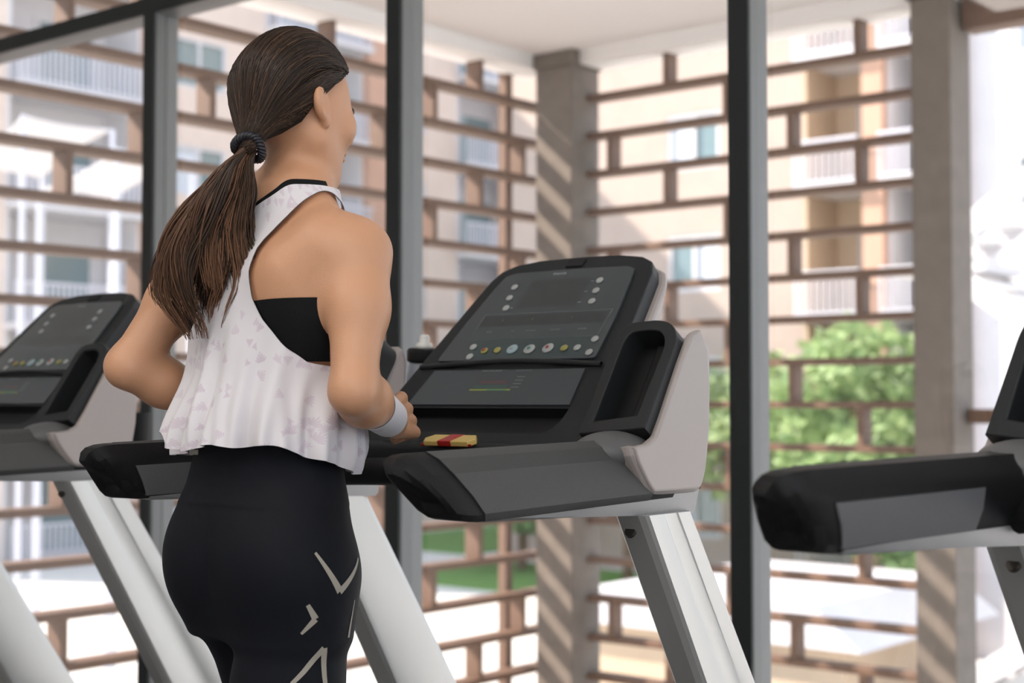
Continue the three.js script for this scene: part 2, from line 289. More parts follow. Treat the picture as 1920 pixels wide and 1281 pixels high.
{
  const leafShape = new THREE.BufferGeometry();
  leafShape.setAttribute('position', new THREE.Float32BufferAttribute([0, 0, 0, 0.5, 0.12, 0.5, 0, 0.05, 1, -0.5, 0.12, 0.5], 3)); leafShape.setIndex([0, 1, 2, 0, 2, 3]); leafShape.computeVertexNormals();
  const greens = [lin(0.30, 0.43, 0.18), lin(0.20, 0.33, 0.14), lin(0.38, 0.48, 0.24)];
  const leafM = greens.map((c) => phys({ color: c, roughness: 0.75, transmission: 0.35, thickness: 0 }));
  function tree(label, x, z, h, r, kind) {
    const g = thing('leafy_tree', label, 'tree', [x, GROUND + 0.05, z], 'trees in the courtyard');
    part(g, 'trunk', tube([V(0, 0, 0), V(0.06, h * 0.3, 0.03), V(-0.04, h * 0.6, -0.05), V(0.05, h * 0.82, 0)], 0.13, 12, 7), M.bark);
    for (let b = 0; b < 4; b++) { const a = b * 1.6 + x; part(g, 'branch', tube([V(0.02, h * (0.42 + 0.09 * b), 0), V(Math.cos(a) * r * 0.35, h * (0.55 + 0.09 * b), Math.sin(a) * r * 0.35), V(Math.cos(a) * r * 0.7, h * (0.62 + 0.1 * b), Math.sin(a) * r * 0.7)], 0.05, 8, 5), M.bark); }
    const N = 2600, im = new THREE.InstancedMesh(leafShape, leafM[kind], N), o = new THREE.Object3D();
    for (let i = 0; i < N; i++) {
      const u = rr(-1, 1), a = rr(0, 6.283), q = Math.pow(rnd(), 0.4), s = Math.sqrt(1 - u * u), bump = 0.8 + 0.35 * Math.sin(a * 3 + u * 5 + x);
      o.position.set(Math.cos(a) * s * q * r * bump, h * 0.68 + u * q * h * 0.34, Math.sin(a) * s * q * r * bump); o.rotation.set(rr(0, 6), rr(0, 6), rr(0, 6)); o.scale.setScalar(rr(0.16, 0.34)); o.updateMatrix(); im.setMatrixAt(i, o.matrix);
    }
    im.name = 'foliage'; im.userData.kind = 'stuff'; on(im); g.add(im);
  }
  tree('tall pale green tree between the screen slats beside the right mullion', -16.3, -28.2, 5.2, 1.9, 2);
  tree('broad mid green tree just left of the side column', -13.0, -26.2, 5.6, 1.8, 0);
  tree('small dark green tree low behind the right treadmill rail', -11.6, -26.2, 2.8, 1.4, 1);
  tree('young green tree behind the console edge', -19.6, -28, 4.9, 1.4, 0);
  tree('bushy green tree under the right handrail', -23.5, -29, 2.8, 1.6, 1);
  tree('green tree at the foot of the shaded block', -28.6, -38, 3.0, 1.6, 2);
}

// ------------------------------------------------------------------ treadmills
Object.assign(M, {
  blackPlastic: phys({ color: lin(0.008, 0.008, 0.0085), roughness: 0.55, specularIntensity: 0.5, bumpMap: rep(grainT, 14), bumpScale: 0.0002 }),
  charcoal: phys({ color: lin(0.017, 0.0185, 0.020), roughness: 0.5, specularIntensity: 0.6, bumpMap: rep(grainT, 14), bumpScale: 0.0002 }),
  greyPlastic: std({ color: lin(0.062, 0.061, 0.06), roughness: 0.62, bumpMap: rep(grainT, 16), bumpScale: 0.00045 }),
  padGrey: std({ color: lin(0.125, 0.126, 0.132), roughness: 0.6, bumpMap: rep(grainT, 16), bumpScale: 0.0005 }),
  midGrey: std({ color: lin(0.10, 0.10, 0.10), roughness: 0.5 }),
  taupe: std({ color: lin(0.40, 0.355, 0.335), roughness: 0.42, metalness: 0.15 }),
  silver: std({ color: lin(0.56, 0.56, 0.545), roughness: 0.36, metalness: 0.65, bumpMap: rep(grainT, 20), bumpScale: 0.0001 }),
  silverStrip: std({ color: lin(0.34, 0.34, 0.34), roughness: 0.42, metalness: 0.6, bumpMap: rep(grainT, 20), bumpScale: 0.0002 }),
  bolt: std({ color: lin(0.10, 0.09, 0.08), roughness: 0.4, metalness: 0.8 }),
  recess: std({ color: lin(0.006, 0.006, 0.007), roughness: 0.7 }),
  belt: std({ color: lin(0.02, 0.02, 0.02), roughness: 0.8, bumpMap: rep(grainT, 10), bumpScale: 0.0006 }),
  redKey: std({ color: lin(0.45, 0.02, 0.015), roughness: 0.35 }),
  yellowKey: std({ color: lin(0.72, 0.52, 0.16), roughness: 0.4 }),
});
const TX = -1.70, TZ = -1.9;
// what is printed on the console: glass face with display fields and lettering, lower card with the coloured chart
function canvasTex(w, h, draw) { const c = document.createElement('canvas'); c.width = w; c.height = h; draw(c.getContext('2d'), w, h); const t = new THREE.CanvasTexture(c); t.colorSpace = THREE.SRGBColorSpace; return t; }
const PW = 0.40, PH = 0.25;       // metres covered by the upper print
const upperPrint = canvasTex(1280, 800, (g, w, h) => {
  const X = (u) => (u / PW + 0.5) * w, Y = (v) => h - (v - 0.19) / PH * h;       // u from the console's centre line, v up the console
  g.fillStyle = '#343a3e'; g.fillRect(0, 0, w, h);
  g.fillStyle = '#262b2e'; g.fillRect(X(-0.072), Y(0.411), X(0.066) - X(-0.072), Y(0.332) - Y(0.411));
  g.strokeStyle = '#4b5357'; g.lineWidth = 4; g.strokeRect(X(-0.137), Y(0.318), X(0.157) - X(-0.137), Y(0.25) - Y(0.318));
  g.fillStyle = '#22272a'; g.fillRect(X(-0.134), Y(0.313), X(0.152) - X(-0.134), Y(0.284) - Y(0.313));
  g.fillStyle = '#343c40'; g.fillRect(X(-0.134), Y(0.281), X(0.155) - X(-0.134), Y(0.252) - Y(0.281));
  g.fillStyle = '#26383a'; g.fillRect(X(-0.12), Y(0.25), X(0.15) - X(-0.12), Y(0.198) - Y(0.25));
  g.fillStyle = '#8c9496'; g.font = 'bold 26px sans-serif'; g.textAlign = 'center'; g.textBaseline = 'middle'; g.fillText('PRECOR', X(-0.018), Y(0.4255));
  g.fillStyle = '#6d7578'; g.font = '17px sans-serif';
  [['SPEED', -0.1], ['TIME', -0.045], ['DISTANCE', 0.0], ['CALORIES', 0.055], ['INCLINE', 0.115]].forEach(([s, u]) => g.fillText(s, X(u), Y(0.27)));
  g.fillStyle = '#54604a'; for (const u of [-0.085, -0.015, 0.075]) { g.fillRect(X(u), Y(0.305), 5, 22); }
  g.fillStyle = '#727a7d'; for (const v of [0.398, 0.370, 0.341]) { g.fillRect(X(0.067), Y(v) - 3, 24, 4); }
  g.fillRect(X(-0.085), Y(0.336), 14, 10);
});
const lowerPrint = canvasTex(1024, 256, (g, w, h) => {
  g.fillStyle = '#3c4146'; g.fillRect(0, 0, w, h);
  g.fillStyle = '#7d8488'; g.font = 'bold 15px sans-serif'; g.fillText('heart rate zones', 370, 36); g.font = '12px sans-serif'; g.fillText('beats per minute', 570, 36);
  g.fillStyle = '#5b3c40'; g.fillRect(400, 98, 160, 16); g.fillStyle = '#35504a'; g.fillRect(380, 126, 190, 18);
  g.fillStyle = '#8d9a34'; g.fillRect(366, 150, 240, 9); g.fillStyle = '#4d8a5a'; g.fillRect(470, 152, 110, 7);
  g.fillStyle = '#6b7276'; for (let k = 0; k < 4; k++) g.fillRect(600, 70 + k * 22, 46, 5);
});
M.upperGlass = phys({ map: upperPrint, roughness: 0.22, clearcoat: 0.6, clearcoatRoughness: 0.12 });
M.lowerCard = phys({ map: lowerPrint, roughness: 0.4, clearcoat: 0.3, clearcoatRoughness: 0.2 });
const shapeOf = (pts) => new THREE.Shape(pts.map(([x, y]) => new THREE.Vector2(x, y)));
function smoothOutline(pts, n = 60) { const c = new THREE.CatmullRomCurve3(pts.map(([x, y]) => V(x, y, 0)), true, 'catmullrom', 0.12); return c.getPoints(n).slice(0, -1).map((p) => [p.x, p.y]); }
const mirrored = (half) => [...half, ...half.slice().reverse().filter(([x]) => Math.abs(x) > 1e-6).map(([x, y]) => [-x, y])];
const extrude = (sh, depth, bevel = 0, z = 0) => { const g = new THREE.ExtrudeGeometry(sh, { depth, bevelEnabled: bevel > 0, bevelSize: bevel, bevelThickness: bevel, bevelSegments: 3, steps: 1, curveSegments: 10 }); g.translate(0, 0, z); return metreUV(g); };

function makeTreadmill() {
  const t = new THREE.Group(); t.name = 'treadmill';
  const P = (x, y, zw) => V(x, y, zw - TZ);
  // --- running deck and motor hood on the floor
  part(t, 'running_deck', rbox(-0.41, 0.41, 0.10, 0.175, -2.55 - TZ, -0.55 - TZ, 0.012), M.charcoal);
  part(t, 'running_belt', rbox(-0.27, 0.27, 0.165, 0.185, -2.36 - TZ, -0.56 - TZ, 0.008), M.belt);
  for (const s of [-1, 1]) {
    part(t, 'side_step', rbox(s * 0.345 - 0.07, s * 0.345 + 0.07, 0.165, 0.20, -2.45 - TZ, -0.58 - TZ, 0.01), M.midGrey);
    part(t, 'rear_foot', rbox(s * 0.36 - 0.04, s * 0.36 + 0.04, 0, 0.11, -0.72 - TZ, -0.62 - TZ, 0.01), M.blackPlastic);
    part(t, 'front_foot', rbox(s * 0.36 - 0.04, s * 0.36 + 0.04, 0, 0.11, -2.74 - TZ, -2.62 - TZ, 0.01), M.blackPlastic);
  }
  {
    const pr = smoothOutline([[2.36, 0.1], [2.85, 0.1], [2.90, 0.18], [2.86, 0.30], [2.72, 0.345], [2.5, 0.335], [2.39, 0.23]], 40);
    const g = extrude(shapeOf(pr), 0.66, 0.012, -0.33); g.rotateY(Math.PI / 2); g.translate(0, 0, -TZ); part(t, 'motor_hood', g, M.charcoal);
  }
  for (const s of [-1, 1]) {
    // --- upright: a leaning fluted post
    const ring = (y, zBack, zFront) => {       // zBack is the user's side
      const o = 0.40, i = 0.338, L = zFront - zBack, q = [];
      const add = (x, f) => q.push(P(s * x, y, zBack + L * f));
      add(i + 0.008, 0.0); add(o - 0.014, 0.0); add(o - 0.004, 0.03); add(o, 0.07); add(o, 0.34); add(o - 0.0015, 0.37); add(o - 0.0015, 0.60); add(o, 0.63); add(o, 0.86); add(o - 0.008, 0.95); add(o - 0.02, 1); add(i + 0.02, 1); add(i + 0.005, 0.95); add(i, 0.86); add(i, 0.1); add(i + 0.002, 0.04);
      return s > 0 ? q.reverse() : q;
    };
    const up = part(t, 'upright', loft([ring(0.19, -2.43, -2.64), ring(0.5, -2.235, -2.43), ring(0.78, -2.075, -2.245), ring(1.072, -1.905, -2.05)].map((r) => r), { crease: 0.35 }), M.silver, 'brushed silver upright');
    const b = part(up, 'bolt', new THREE.CylinderGeometry(0.009, 0.010, 0.006, 14).rotateX(Math.PI / 2 - 0.53), M.bolt); b.position.copy(P(s * 0.362, 1.045, -1.919));
    const b2 = part(up, 'bolt', new THREE.CylinderGeometry(0.009, 0.010, 0.006, 14).rotateZ(Math.PI / 2), M.bolt); b2.position.copy(P(s * 0.337, 1.03, -1.965));
    // --- handrail
    const oc = 0.358, sec = [[0.030, 1.086], [0.039, 1.096], [0.040, 1.12], [0.034, 1.15], [0.026, 1.170], [0.012, 1.1795], [-0.016, 1.178], [-0.034, 1.160], [-0.040, 1.145], [-0.042, 1.12], [-0.040, 1.098], [-0.030, 1.087]];
    const zAt = (z, y) => z - (1.18 - y) * 0.75 * Math.max(0, Math.min(1, (z + 1.85) / 0.42));
    const slope = (z) => (-(z + 1.42)) * 0.018;      // the rail climbs a little to the front
    const rail = (pts, z, k = 1) => { const r = pts.map(([o, y]) => { const yy = 1.133 + (y - 1.133) * k + slope(z); return P(s * (oc - 0.010 + o * k + (1.133 - y) * 0.34 * k), yy, zAt(z, y)); }); return s > 0 ? r : r.reverse(); };
    const body = part(t, 'handrail', loft([rail(sec, -1.404, 0.45), rail(sec, -1.406, 0.72), rail(sec, -1.414, 0.88), rail(sec, -1.43, 0.97), rail(sec, -1.45), rail(sec, -1.6), rail(sec, -1.75), rail(sec, -1.93), rail(sec, -1.99)], { crease: 0.75 }), M.blackPlastic, 'black padded handrail');
    const outer = sec.slice(0, 6), plate = [...outer.map(([o, y]) => [o + 0.0025, y + 0.001]), ...outer.slice().reverse().map(([o, y]) => [o - 0.003, y - 0.001])];
    part(body, 'side_panel', loft([rail(plate, -1.468), rail(plate, -1.6), rail(plate, -1.75), rail(plate, -1.88), rail(plate, -1.925)], { crease: 0.75 }), M.greyPlastic, 'textured grey side panel');
    const pad = [[-0.0405, 1.0925], [-0.0448, 1.118], [-0.0425, 1.1435], [-0.037, 1.1435], [-0.034, 1.0925]];
    part(body, 'inner_pad', loft([rail(pad, -1.456), rail(pad, -1.6), rail(pad, -1.755)], { crease: 0.6 }), M.padGrey, 'rough grey inner pad');
    const strip = (z, lo, hi) => [[0.036, hi], [-0.030, hi], [-0.026, lo], [0.028, lo]].map(([o, y]) => P(s * (oc + o), y, z));
    const sr = [strip(-1.53, 1.085, 1.091), strip(-1.75, 1.079, 1.098), strip(-1.92, 1.071, 1.102), strip(-2.06, 1.066, 1.106), strip(-2.068, 1.072, 1.106)];
    part(body, 'metal_strip', loft(s > 0 ? sr.map((r) => r.reverse()) : sr, { crease: 0.5 }), M.silverStrip, 'grey metal strip under the rail');
    // --- side shell with the cup pocket
    const prof = smoothOutline([[1.925, 1.112], [2.050, 1.112], [2.066, 1.14], [2.076, 1.20], [2.082, 1.27], [2.083, 1.325], [2.076, 1.338], [2.062, 1.318], [2.025, 1.255], [1.988, 1.195], [1.955, 1.168], [1.90, 1.168], [1.875, 1.170], [1.885, 1.155], [1.905, 1.13]], 90);
    const sg = extrude(shapeOf(prof), 0.105, 0.010, 0); sg.rotateY(Math.PI / 2); sg.translate(s > 0 ? 0.288 : -0.393, 0, -TZ);
    const shell = part(t, 'side_shell', sg, M.taupe, 'taupe painted side shell');
    const chk = smoothOutline([[1.925, 1.112], [2.050, 1.112], [2.066, 1.14], [2.077, 1.20], [2.080, 1.27], [2.074, 1.33], [2.056, 1.358], [2.034, 1.350], [2.002, 1.305], [1.952, 1.222], [1.93, 1.19], [1.905, 1.178], [1.875, 1.174], [1.885, 1.155], [1.905, 1.13]], 90);
    const ck = extrude(shapeOf(chk), 0.004, 0.005, 0); ck.rotateY(Math.PI / 2); ck.translate(s > 0 ? 0.397 : -0.401, 0, -TZ); part(shell, 'cheek', ck, M.taupe, 'taupe outer cheek of the shell');
    const hw = 0.058, hl = 0.214;
    const outl = new THREE.Shape(); outl.moveTo(-hw, 0); outl.lineTo(hw, 0.012); outl.lineTo(hw, hl - 0.06); outl.quadraticCurveTo(hw, hl, hw - 0.055, hl); outl.lineTo(-hw + 0.03, hl - 0.002); outl.quadraticCurveTo(-hw, hl - 0.004, -hw, hl - 0.04); outl.closePath();
    const hole = new THREE.Path(), e = 0.014; hole.moveTo(-hw + e, 0.018); hole.lineTo(hw - e - 0.004, 0.03); hole.lineTo(hw - e, hl - 0.06); hole.quadraticCurveTo(hw - e, hl - e, hw - 0.058, hl - e); hole.lineTo(-hw + 0.034, hl - e - 0.002); hole.quadraticCurveTo(-hw + e, hl - e - 0.004, -hw + e, hl - 0.045); hole.closePath();
    outl.holes.push(hole);
    const place = (m, dz = 0) => { m.position.copy(P(s * 0.334, 1.192, -1.916)); m.rotation.x = -0.58; m.scale.x = s; m.translateZ(dz); return m; };
    place(part(shell, 'pocket_rim', extrude(outl, 0.052, 0.003, -0.042), M.charcoal, 'dark pocket rim'));
    const back = new THREE.Shape(); back.moveTo(-hw + 0.006, 0.006); back.lineTo(hw - 0.006, 0.012); back.lineTo(hw - 0.006, hl - 0.03); back.lineTo(hw - 0.05, hl - 0.006); back.lineTo(-hw + 0.006, hl - 0.01); back.closePath();
    place(part(shell, 'pocket_liner', merge([extrude(back, 0.004, 0, -0.040), rbox(-0.004, 0.02, 0.02, hl - 0.02, -0.037, -0.026, 0.004)]), M.blackPlastic, 'black pocket liner'));
    const dome = new THREE.SphereGeometry(1, 28, 18); dome.scale(0.058, 0.034, 0.075); dome.translate(s * 0.338, 1.168, -1.905 - TZ); part(shell, 'shoulder', dome, M.midGrey, 'smooth grey shoulder between rail and pocket');
    const cup = new THREE.LatheGeometry([[0.001, 0], [0.040, 0], [0.043, 0.12], [0.040, 0.12], [0.037, 0.006], [0.001, 0.006]].map(([a, b]) => new THREE.Vector2(a, b)), 28);
    const cp = part(shell, 'cup_holder', cup, M.blackPlastic); cp.position.copy(P(s * 0.30, 1.10, -2.148));
  }
  // --- cross bar between the rails, and the ledge under the console
  part(t, 'cross_bar', tube([P(-0.325, 1.112, -1.87), P(-0.26, 1.12, -1.865), P(0, 1.128, -1.855), P(0.26, 1.12, -1.865), P(0.325, 1.112, -1.87)], 0.024, 40, 14), M.blackPlastic, 'black grip bar across the treadmill');
  part(t, 'console_ledge', rbox(-0.275, 0.275, 1.118, 1.178, -2.06 - TZ, -1.885 - TZ, 0.014, 3), M.charcoal);
  const key = part(t, 'stop_button', extrude(shapeOf([[-0.048, -0.012], [0.048, -0.012], [0.055, 0], [0.045, 0.014], [-0.045, 0.014], [-0.055, 0]]), 0.006, 0.002).rotateX(-1.2), M.yellowKey, 'yellow and red stop button'); key.position.copy(P(0.015, 1.178, -1.889));
  part(key, 'stop_mark', merge([extrude(shapeOf([[-0.016, -0.0125], [0.010, -0.0125], [0.018, 0.0145], [-0.008, 0.0145]]), 0.0068, 0.002), extrude(shapeOf([[-0.056, -0.0135], [0.056, -0.0135], [0.054, -0.0118], [-0.054, -0.0118]]), 0.002, 0.001)]).rotateX(-1.2), M.redKey, 'red stop mark');
  // --- console
  const rim = smoothOutline(mirrored([[0, 0.4745], [0.09, 0.472], [0.145, 0.4625], [0.172, 0.447], [0.185, 0.42], [0.195, 0.36], [0.222, 0.18], [0.243, 0.03], [0.238, 0.006], [0.215, -0.002], [0.1, -0.004], [0, -0.004]]), 120);
  const front = shapeOf(rim), tray = new THREE.Path(); tray.moveTo(-0.185, 0.078); tray.lineTo(0.185, 0.078); tray.quadraticCurveTo(0.186, 0.03, 0.155, 0.020); tray.lineTo(-0.155, 0.020); tray.quadraticCurveTo(-0.186, 0.03, -0.185, 0.078); front.holes.push(tray);
  const con = part(t, 'console', extrude(front, 0.026, 0.004, -0.03), M.charcoal, 'dark console frame'); con.position.copy(P(0.015, 1.18, -1.92)); con.rotation.x = -0.778;
  const backO = shapeOf(rim.map(([x, y]) => [x * 1.02, 0.235 + (y - 0.235) * 1.01]));
  const bs = extrude(backO, 0.045, 0.012, -0.087); { const p = bs.attributes.position; for (let i = 0; i < p.count; i++) { const k = Math.max(0, -0.04 - p.getZ(i)) * 2.6; p.setXYZ(i, p.getX(i) * (1 - k), 0.235 + (p.getY(i) - 0.235) * (1 - k), p.getZ(i)); } bs.computeVertexNormals(); }
  part(con, 'back_shell', bs, M.taupe, 'taupe console back shell');
  part(con, 'tray_recess', box(-0.19, 0.19, 0.015, 0.082, -0.029, -0.027), M.recess, 'black tray recess');
  const plateUV = (g, x0, x1, y0, y1) => { const p = g.attributes.position, uv = g.attributes.uv; for (let i = 0; i < p.count; i++) uv.setXY(i, (p.getX(i) - x0) / (x1 - x0), (p.getY(i) - y0) / (y1 - y0)); return g; };
  part(con, 'display_glass', plateUV(extrude(shapeOf(smoothOutline(mirrored([[0, 0.437], [0.13, 0.434], [0.150, 0.425], [0.158, 0.39], [0.172, 0.30], [0.180, 0.205], [0.174, 0.195], [0, 0.195]]), 80)), 0.004, 0.0008, 0.0), -PW / 2, PW / 2, 0.19, 0.19 + PH), M.upperGlass, 'dark glossy display with icons');
  part(con, 'lower_card', plateUV(extrude(shapeOf(mirrored([[0, 0.170], [0.172, 0.170], [0.184, 0.084], [0, 0.084]])), 0.003, 0.0006, 0.0), -0.2, 0.2, 0.08, 0.18), M.lowerCard, 'grey printed card');
  part(con, 'ledge_lip', tube([V(-0.215, 0.181, 0.002), V(-0.1, 0.183, 0.008), V(0, 0.184, 0.011), V(0.1, 0.183, 0.008), V(0.2, 0.181, 0.002)], 0.005, 30, 8), M.charcoal);
  const cols = { w: lin(0.36, 0.37, 0.36), y: lin(0.30, 0.27, 0.08), b: lin(0.30, 0.40, 0.43), g: lin(0.05, 0.22, 0.19), r: lin(0.30, 0.05, 0.05) }, bm = {};
  for (const k in cols) bm[k] = std({ color: cols[k], roughness: 0.45 });
  const knob = (r) => new THREE.LatheGeometry([[0.0001, 0.0032], [r * 0.45, 0.0030], [r * 0.8, 0.0024], [r, 0.0012], [r, -0.0005], [0.0001, -0.0005]].map(([a, b]) => new THREE.Vector2(a, b)).reverse(), 20).rotateX(Math.PI / 2);
  const small = knob(0.0075), big = knob(0.0115), dotS = knob(0.0035);
  for (const [u, v, c, dot, g] of [[0.118, 0.398, 'w'], [0.124, 0.370, 'w'], [0.1295, 0.341, 'w'], [-0.079, 0.393, 'w'], [-0.074, 0.3625, 'w'], [-0.066, 0.334, 'w'], [-0.083, 0.229, 'w'], [-0.05, 0.2185, 'y', 'r'], [-0.0195, 0.219, 'y'], [0.0144, 0.2205, 'b', 'w', 1], [0.0544, 0.2195, 'w', 'g', 1], [0.0957, 0.221, 'w', 'r', 1], [0.132, 0.220, 'y'], [0.1606, 0.220, 'w'], [0.188, 0.2407, 'w'], [0.1925, 0.2074, 'w'], [-0.0763, 0.2035, 'w']]) {
    const b = part(con, 'button', g ? big : small, bm[c]); b.position.set(u - 0.03, v, 0.0052);
    if (dot) { const d = part(con, 'button_mark', dotS, bm[dot]); d.position.set(u - 0.03, v, 0.0078); }
  }
  const cam = part(con, 'top_sensor', rbox(-0.02, 0.02, 0.447, 0.468, -0.002, 0.004, 0.002), M.recess, 'small black sensor window'); cam.position.x = 0;
  return t;
}
const mill = makeTreadmill(); scene.add(mill); mill.position.set(TX, 0, TZ); taken.set('treadmill', 1);
mill.userData = { label: 'nearest whole treadmill, the one the woman runs on', category: 'treadmill', group: 'treadmills' };
for (const [dx, dz, label] of [[-1.52, 0, 'blurred treadmill at the left edge, beyond the woman'], [1.35, 0.14, 'cropped treadmill at the right edge, only its rail and post show']]) {
  const c = mill.clone(); c.name = numbered('treadmill'); c.position.set(TX + dx, 0, TZ + dz); if (dx > 0) c.rotation.y = -0.17; c.userData = { label, category: 'treadmill', group: 'treadmills' }; scene.add(c);
}
{ // water bottle standing in the far cup holder
  const b = thing('water_bottle', 'frosted water bottle with black collar and white cap beside the console', 'bottle', [TX - 0.30, 1.108, -2.148]);
  const lathe = (pts) => new THREE.LatheGeometry(pts.map(([a, c]) => new THREE.Vector2(a, c)), 32);
  part(b, 'body', lathe([[0.001, 0], [0.030, 0], [0.033, 0.006], [0.033, 0.10], [0.029, 0.125], [0.030, 0.15], [0.033, 0.165], [0.033, 0.19], [0.029, 0.212], [0.026, 0.218], [0.001, 0.218]]), phys({ color: lin(0.62, 0.65, 0.70), roughness: 0.28, transmission: 0.5, thickness: 0 }), 'frosted clear body');
  part(b, 'collar', lathe([[0.001, 0.217], [0.032, 0.217], [0.033, 0.222], [0.033, 0.238], [0.030, 0.243], [0.001, 0.243]]), M.blackPlastic, 'black collar');
  part(b, 'cap', lathe([[0.001, 0.242], [0.018, 0.242], [0.016, 0.252], [0.010, 0.256], [0.010, 0.266], [0.008, 0.27], [0.001, 0.27]]), std({ color: lin(0.75, 0.75, 0.72), roughness: 0.4 }), 'white cap');
  b.rotation.set(0.05, 0, -0.10);
}

// ------------------------------------------------------------------ the running woman: fields, then meshes
const smin = (a, b, k) => { const h = Math.max(k - Math.abs(a - b), 0) / k; return Math.min(a, b) - h * h * k * 0.25; };
const smax = (a, b, k) => -smin(-a, -b, k);
const sstep = (a, b, x) => { const t = Math.max(0, Math.min(1, (x - a) / (b - a))); return t * t * (3 - 2 * t); };
function cone(px, py, pz, a, b, ra, rb) {
  const dx = b[0] - a[0], dy = b[1] - a[1], dz = b[2] - a[2], qx = px - a[0], qy = py - a[1], qz = pz - a[2];
  let t = (qx * dx + qy * dy + qz * dz) / (dx * dx + dy * dy + dz * dz); t = t < 0 ? 0 : t > 1 ? 1 : t;
  const ex = qx - dx * t, ey = qy - dy * t, ez = qz - dz * t;
  return Math.sqrt(ex * ex + ey * ey + ez * ez) - (ra + (rb - ra) * t);
}
function ellipsoid(x, y, z, a, b, c) {
  const k0 = Math.hypot(x / a, y / b, z / c), k1 = Math.hypot(x / (a * a), y / (b * b), z / (c * c));
  return k1 < 1e-9 ? -Math.min(a, b, c) : k0 * (k0 - 1) / k1;
}
function stack(rows) {      // [y, half width, half depth, centre z]: an upright body of elliptic slices
  const y0 = rows[0][0], y1 = rows[rows.length - 1][0], N = 600, lut = [];
  for (let i = 0; i <= N; i++) {
    const y = y0 + (y1 - y0) * i / N; let k = 0; while (k < rows.length - 2 && y > rows[k + 1][0]) k++;
    const A = rows[k], B = rows[k + 1], Z = rows[Math.max(0, k - 1)], C = rows[Math.min(rows.length - 1, k + 2)], t = (y - A[0]) / (B[0] - A[0]);
    const h = (j) => { const m0 = (B[j] - Z[j]) / ((B[0] - Z[0]) || 1) * (B[0] - A[0]), m1 = (C[j] - A[j]) / ((C[0] - A[0]) || 1) * (B[0] - A[0]); const t2 = t * t, t3 = t2 * t; return (2 * t3 - 3 * t2 + 1) * A[j] + (t3 - 2 * t2 + t) * m0 + (-2 * t3 + 3 * t2) * B[j] + (t3 - t2) * m1; };
    lut.push([h(1), h(2), h(3)]);
  }
  const at = (y) => lut[Math.max(0, Math.min(N, Math.round((y - y0) / (y1 - y0) * N)))];
  const f = (x, y, z) => {
    const [a, b, c] = at(y), zz = z - c, k0 = Math.hypot(x / a, zz / b), k1 = Math.hypot(x / (a * a), zz / (b * b));
    const d = k1 < 1e-9 ? -Math.min(a, b) : k0 * (k0 - 1) / k1, v = y < y0 ? y0 - y : y > y1 ? y - y1 : 0;
    return v > 0 ? Math.hypot(Math.max(d, 0), v) + Math.min(d, 0) * 0 : d;
  };
  f.at = at; return f;
}
const torso = stack([[0.90, 0.140, 0.086, -0.012], [0.97, 0.148, 0.096, -0.008], [1.03, 0.153, 0.103, -0.004], [1.08, 0.148, 0.100, -0.004], [1.15, 0.129, 0.090, -0.008], [1.20, 0.121, 0.086, -0.012], [1.28, 0.127, 0.091, -0.022], [1.36, 0.137, 0.098, -0.032], [1.43, 0.143, 0.095, -0.038], [1.48, 0.132, 0.077, -0.043], [1.525, 0.085, 0.058, -0.046], [1.57, 0.052, 0.05, -0.05]]);
// joints: x to her right, y up, z behind her (she looks towards -z)
const J = {
  shR: [0.164, 1.468, -0.045], elR: [0.222, 1.262, 0.026], wrR: [0.128, 1.218, -0.150],
  shL: [-0.168, 1.486, -0.035], elL: [-0.208, 1.302, 0.095], wrL: [-0.165, 1.215, -0.115],
  hipR: [0.076, 0.985, -0.008], knR: [0.036, 0.585, 0.012], anR: [0.075, 0.30, 0.30],
  hipL: [-0.074, 0.985, -0.012], knL: [-0.055, 0.60, -0.20], anL: [-0.07, 0.285, -0.14],
};
const HEAD = [0.004, 1.706, -0.067], HYAW = -0.16, HPITCH = 0.10;       // turned a little to her right, looking slightly down
const cy = Math.cos(HYAW), sy = Math.sin(HYAW), cp = Math.cos(HPITCH), sp = Math.sin(HPITCH);
const HF = 1.09;
function toHead(x, y, z) {       // -> [right, up, forward]
  const dx = x - HEAD[0], dy = y - HEAD[1], dz = z - HEAD[2], r = dx * cy - dz * sy * 1, f = -(dx * sy + dz * cy);
  // r, f after turning; then tilt
  return [r, dy * cp + f * sp, (f * cp - dy * sp) * HF];
}
function fromHead(r, u, f) { f /= HF; const dy = u * cp - f * sp, ff = u * sp + f * cp, dx = r * cy - ff * sy, dz = -r * sy - ff * cy; return [HEAD[0] + dx, HEAD[1] + dy, HEAD[2] + dz]; }
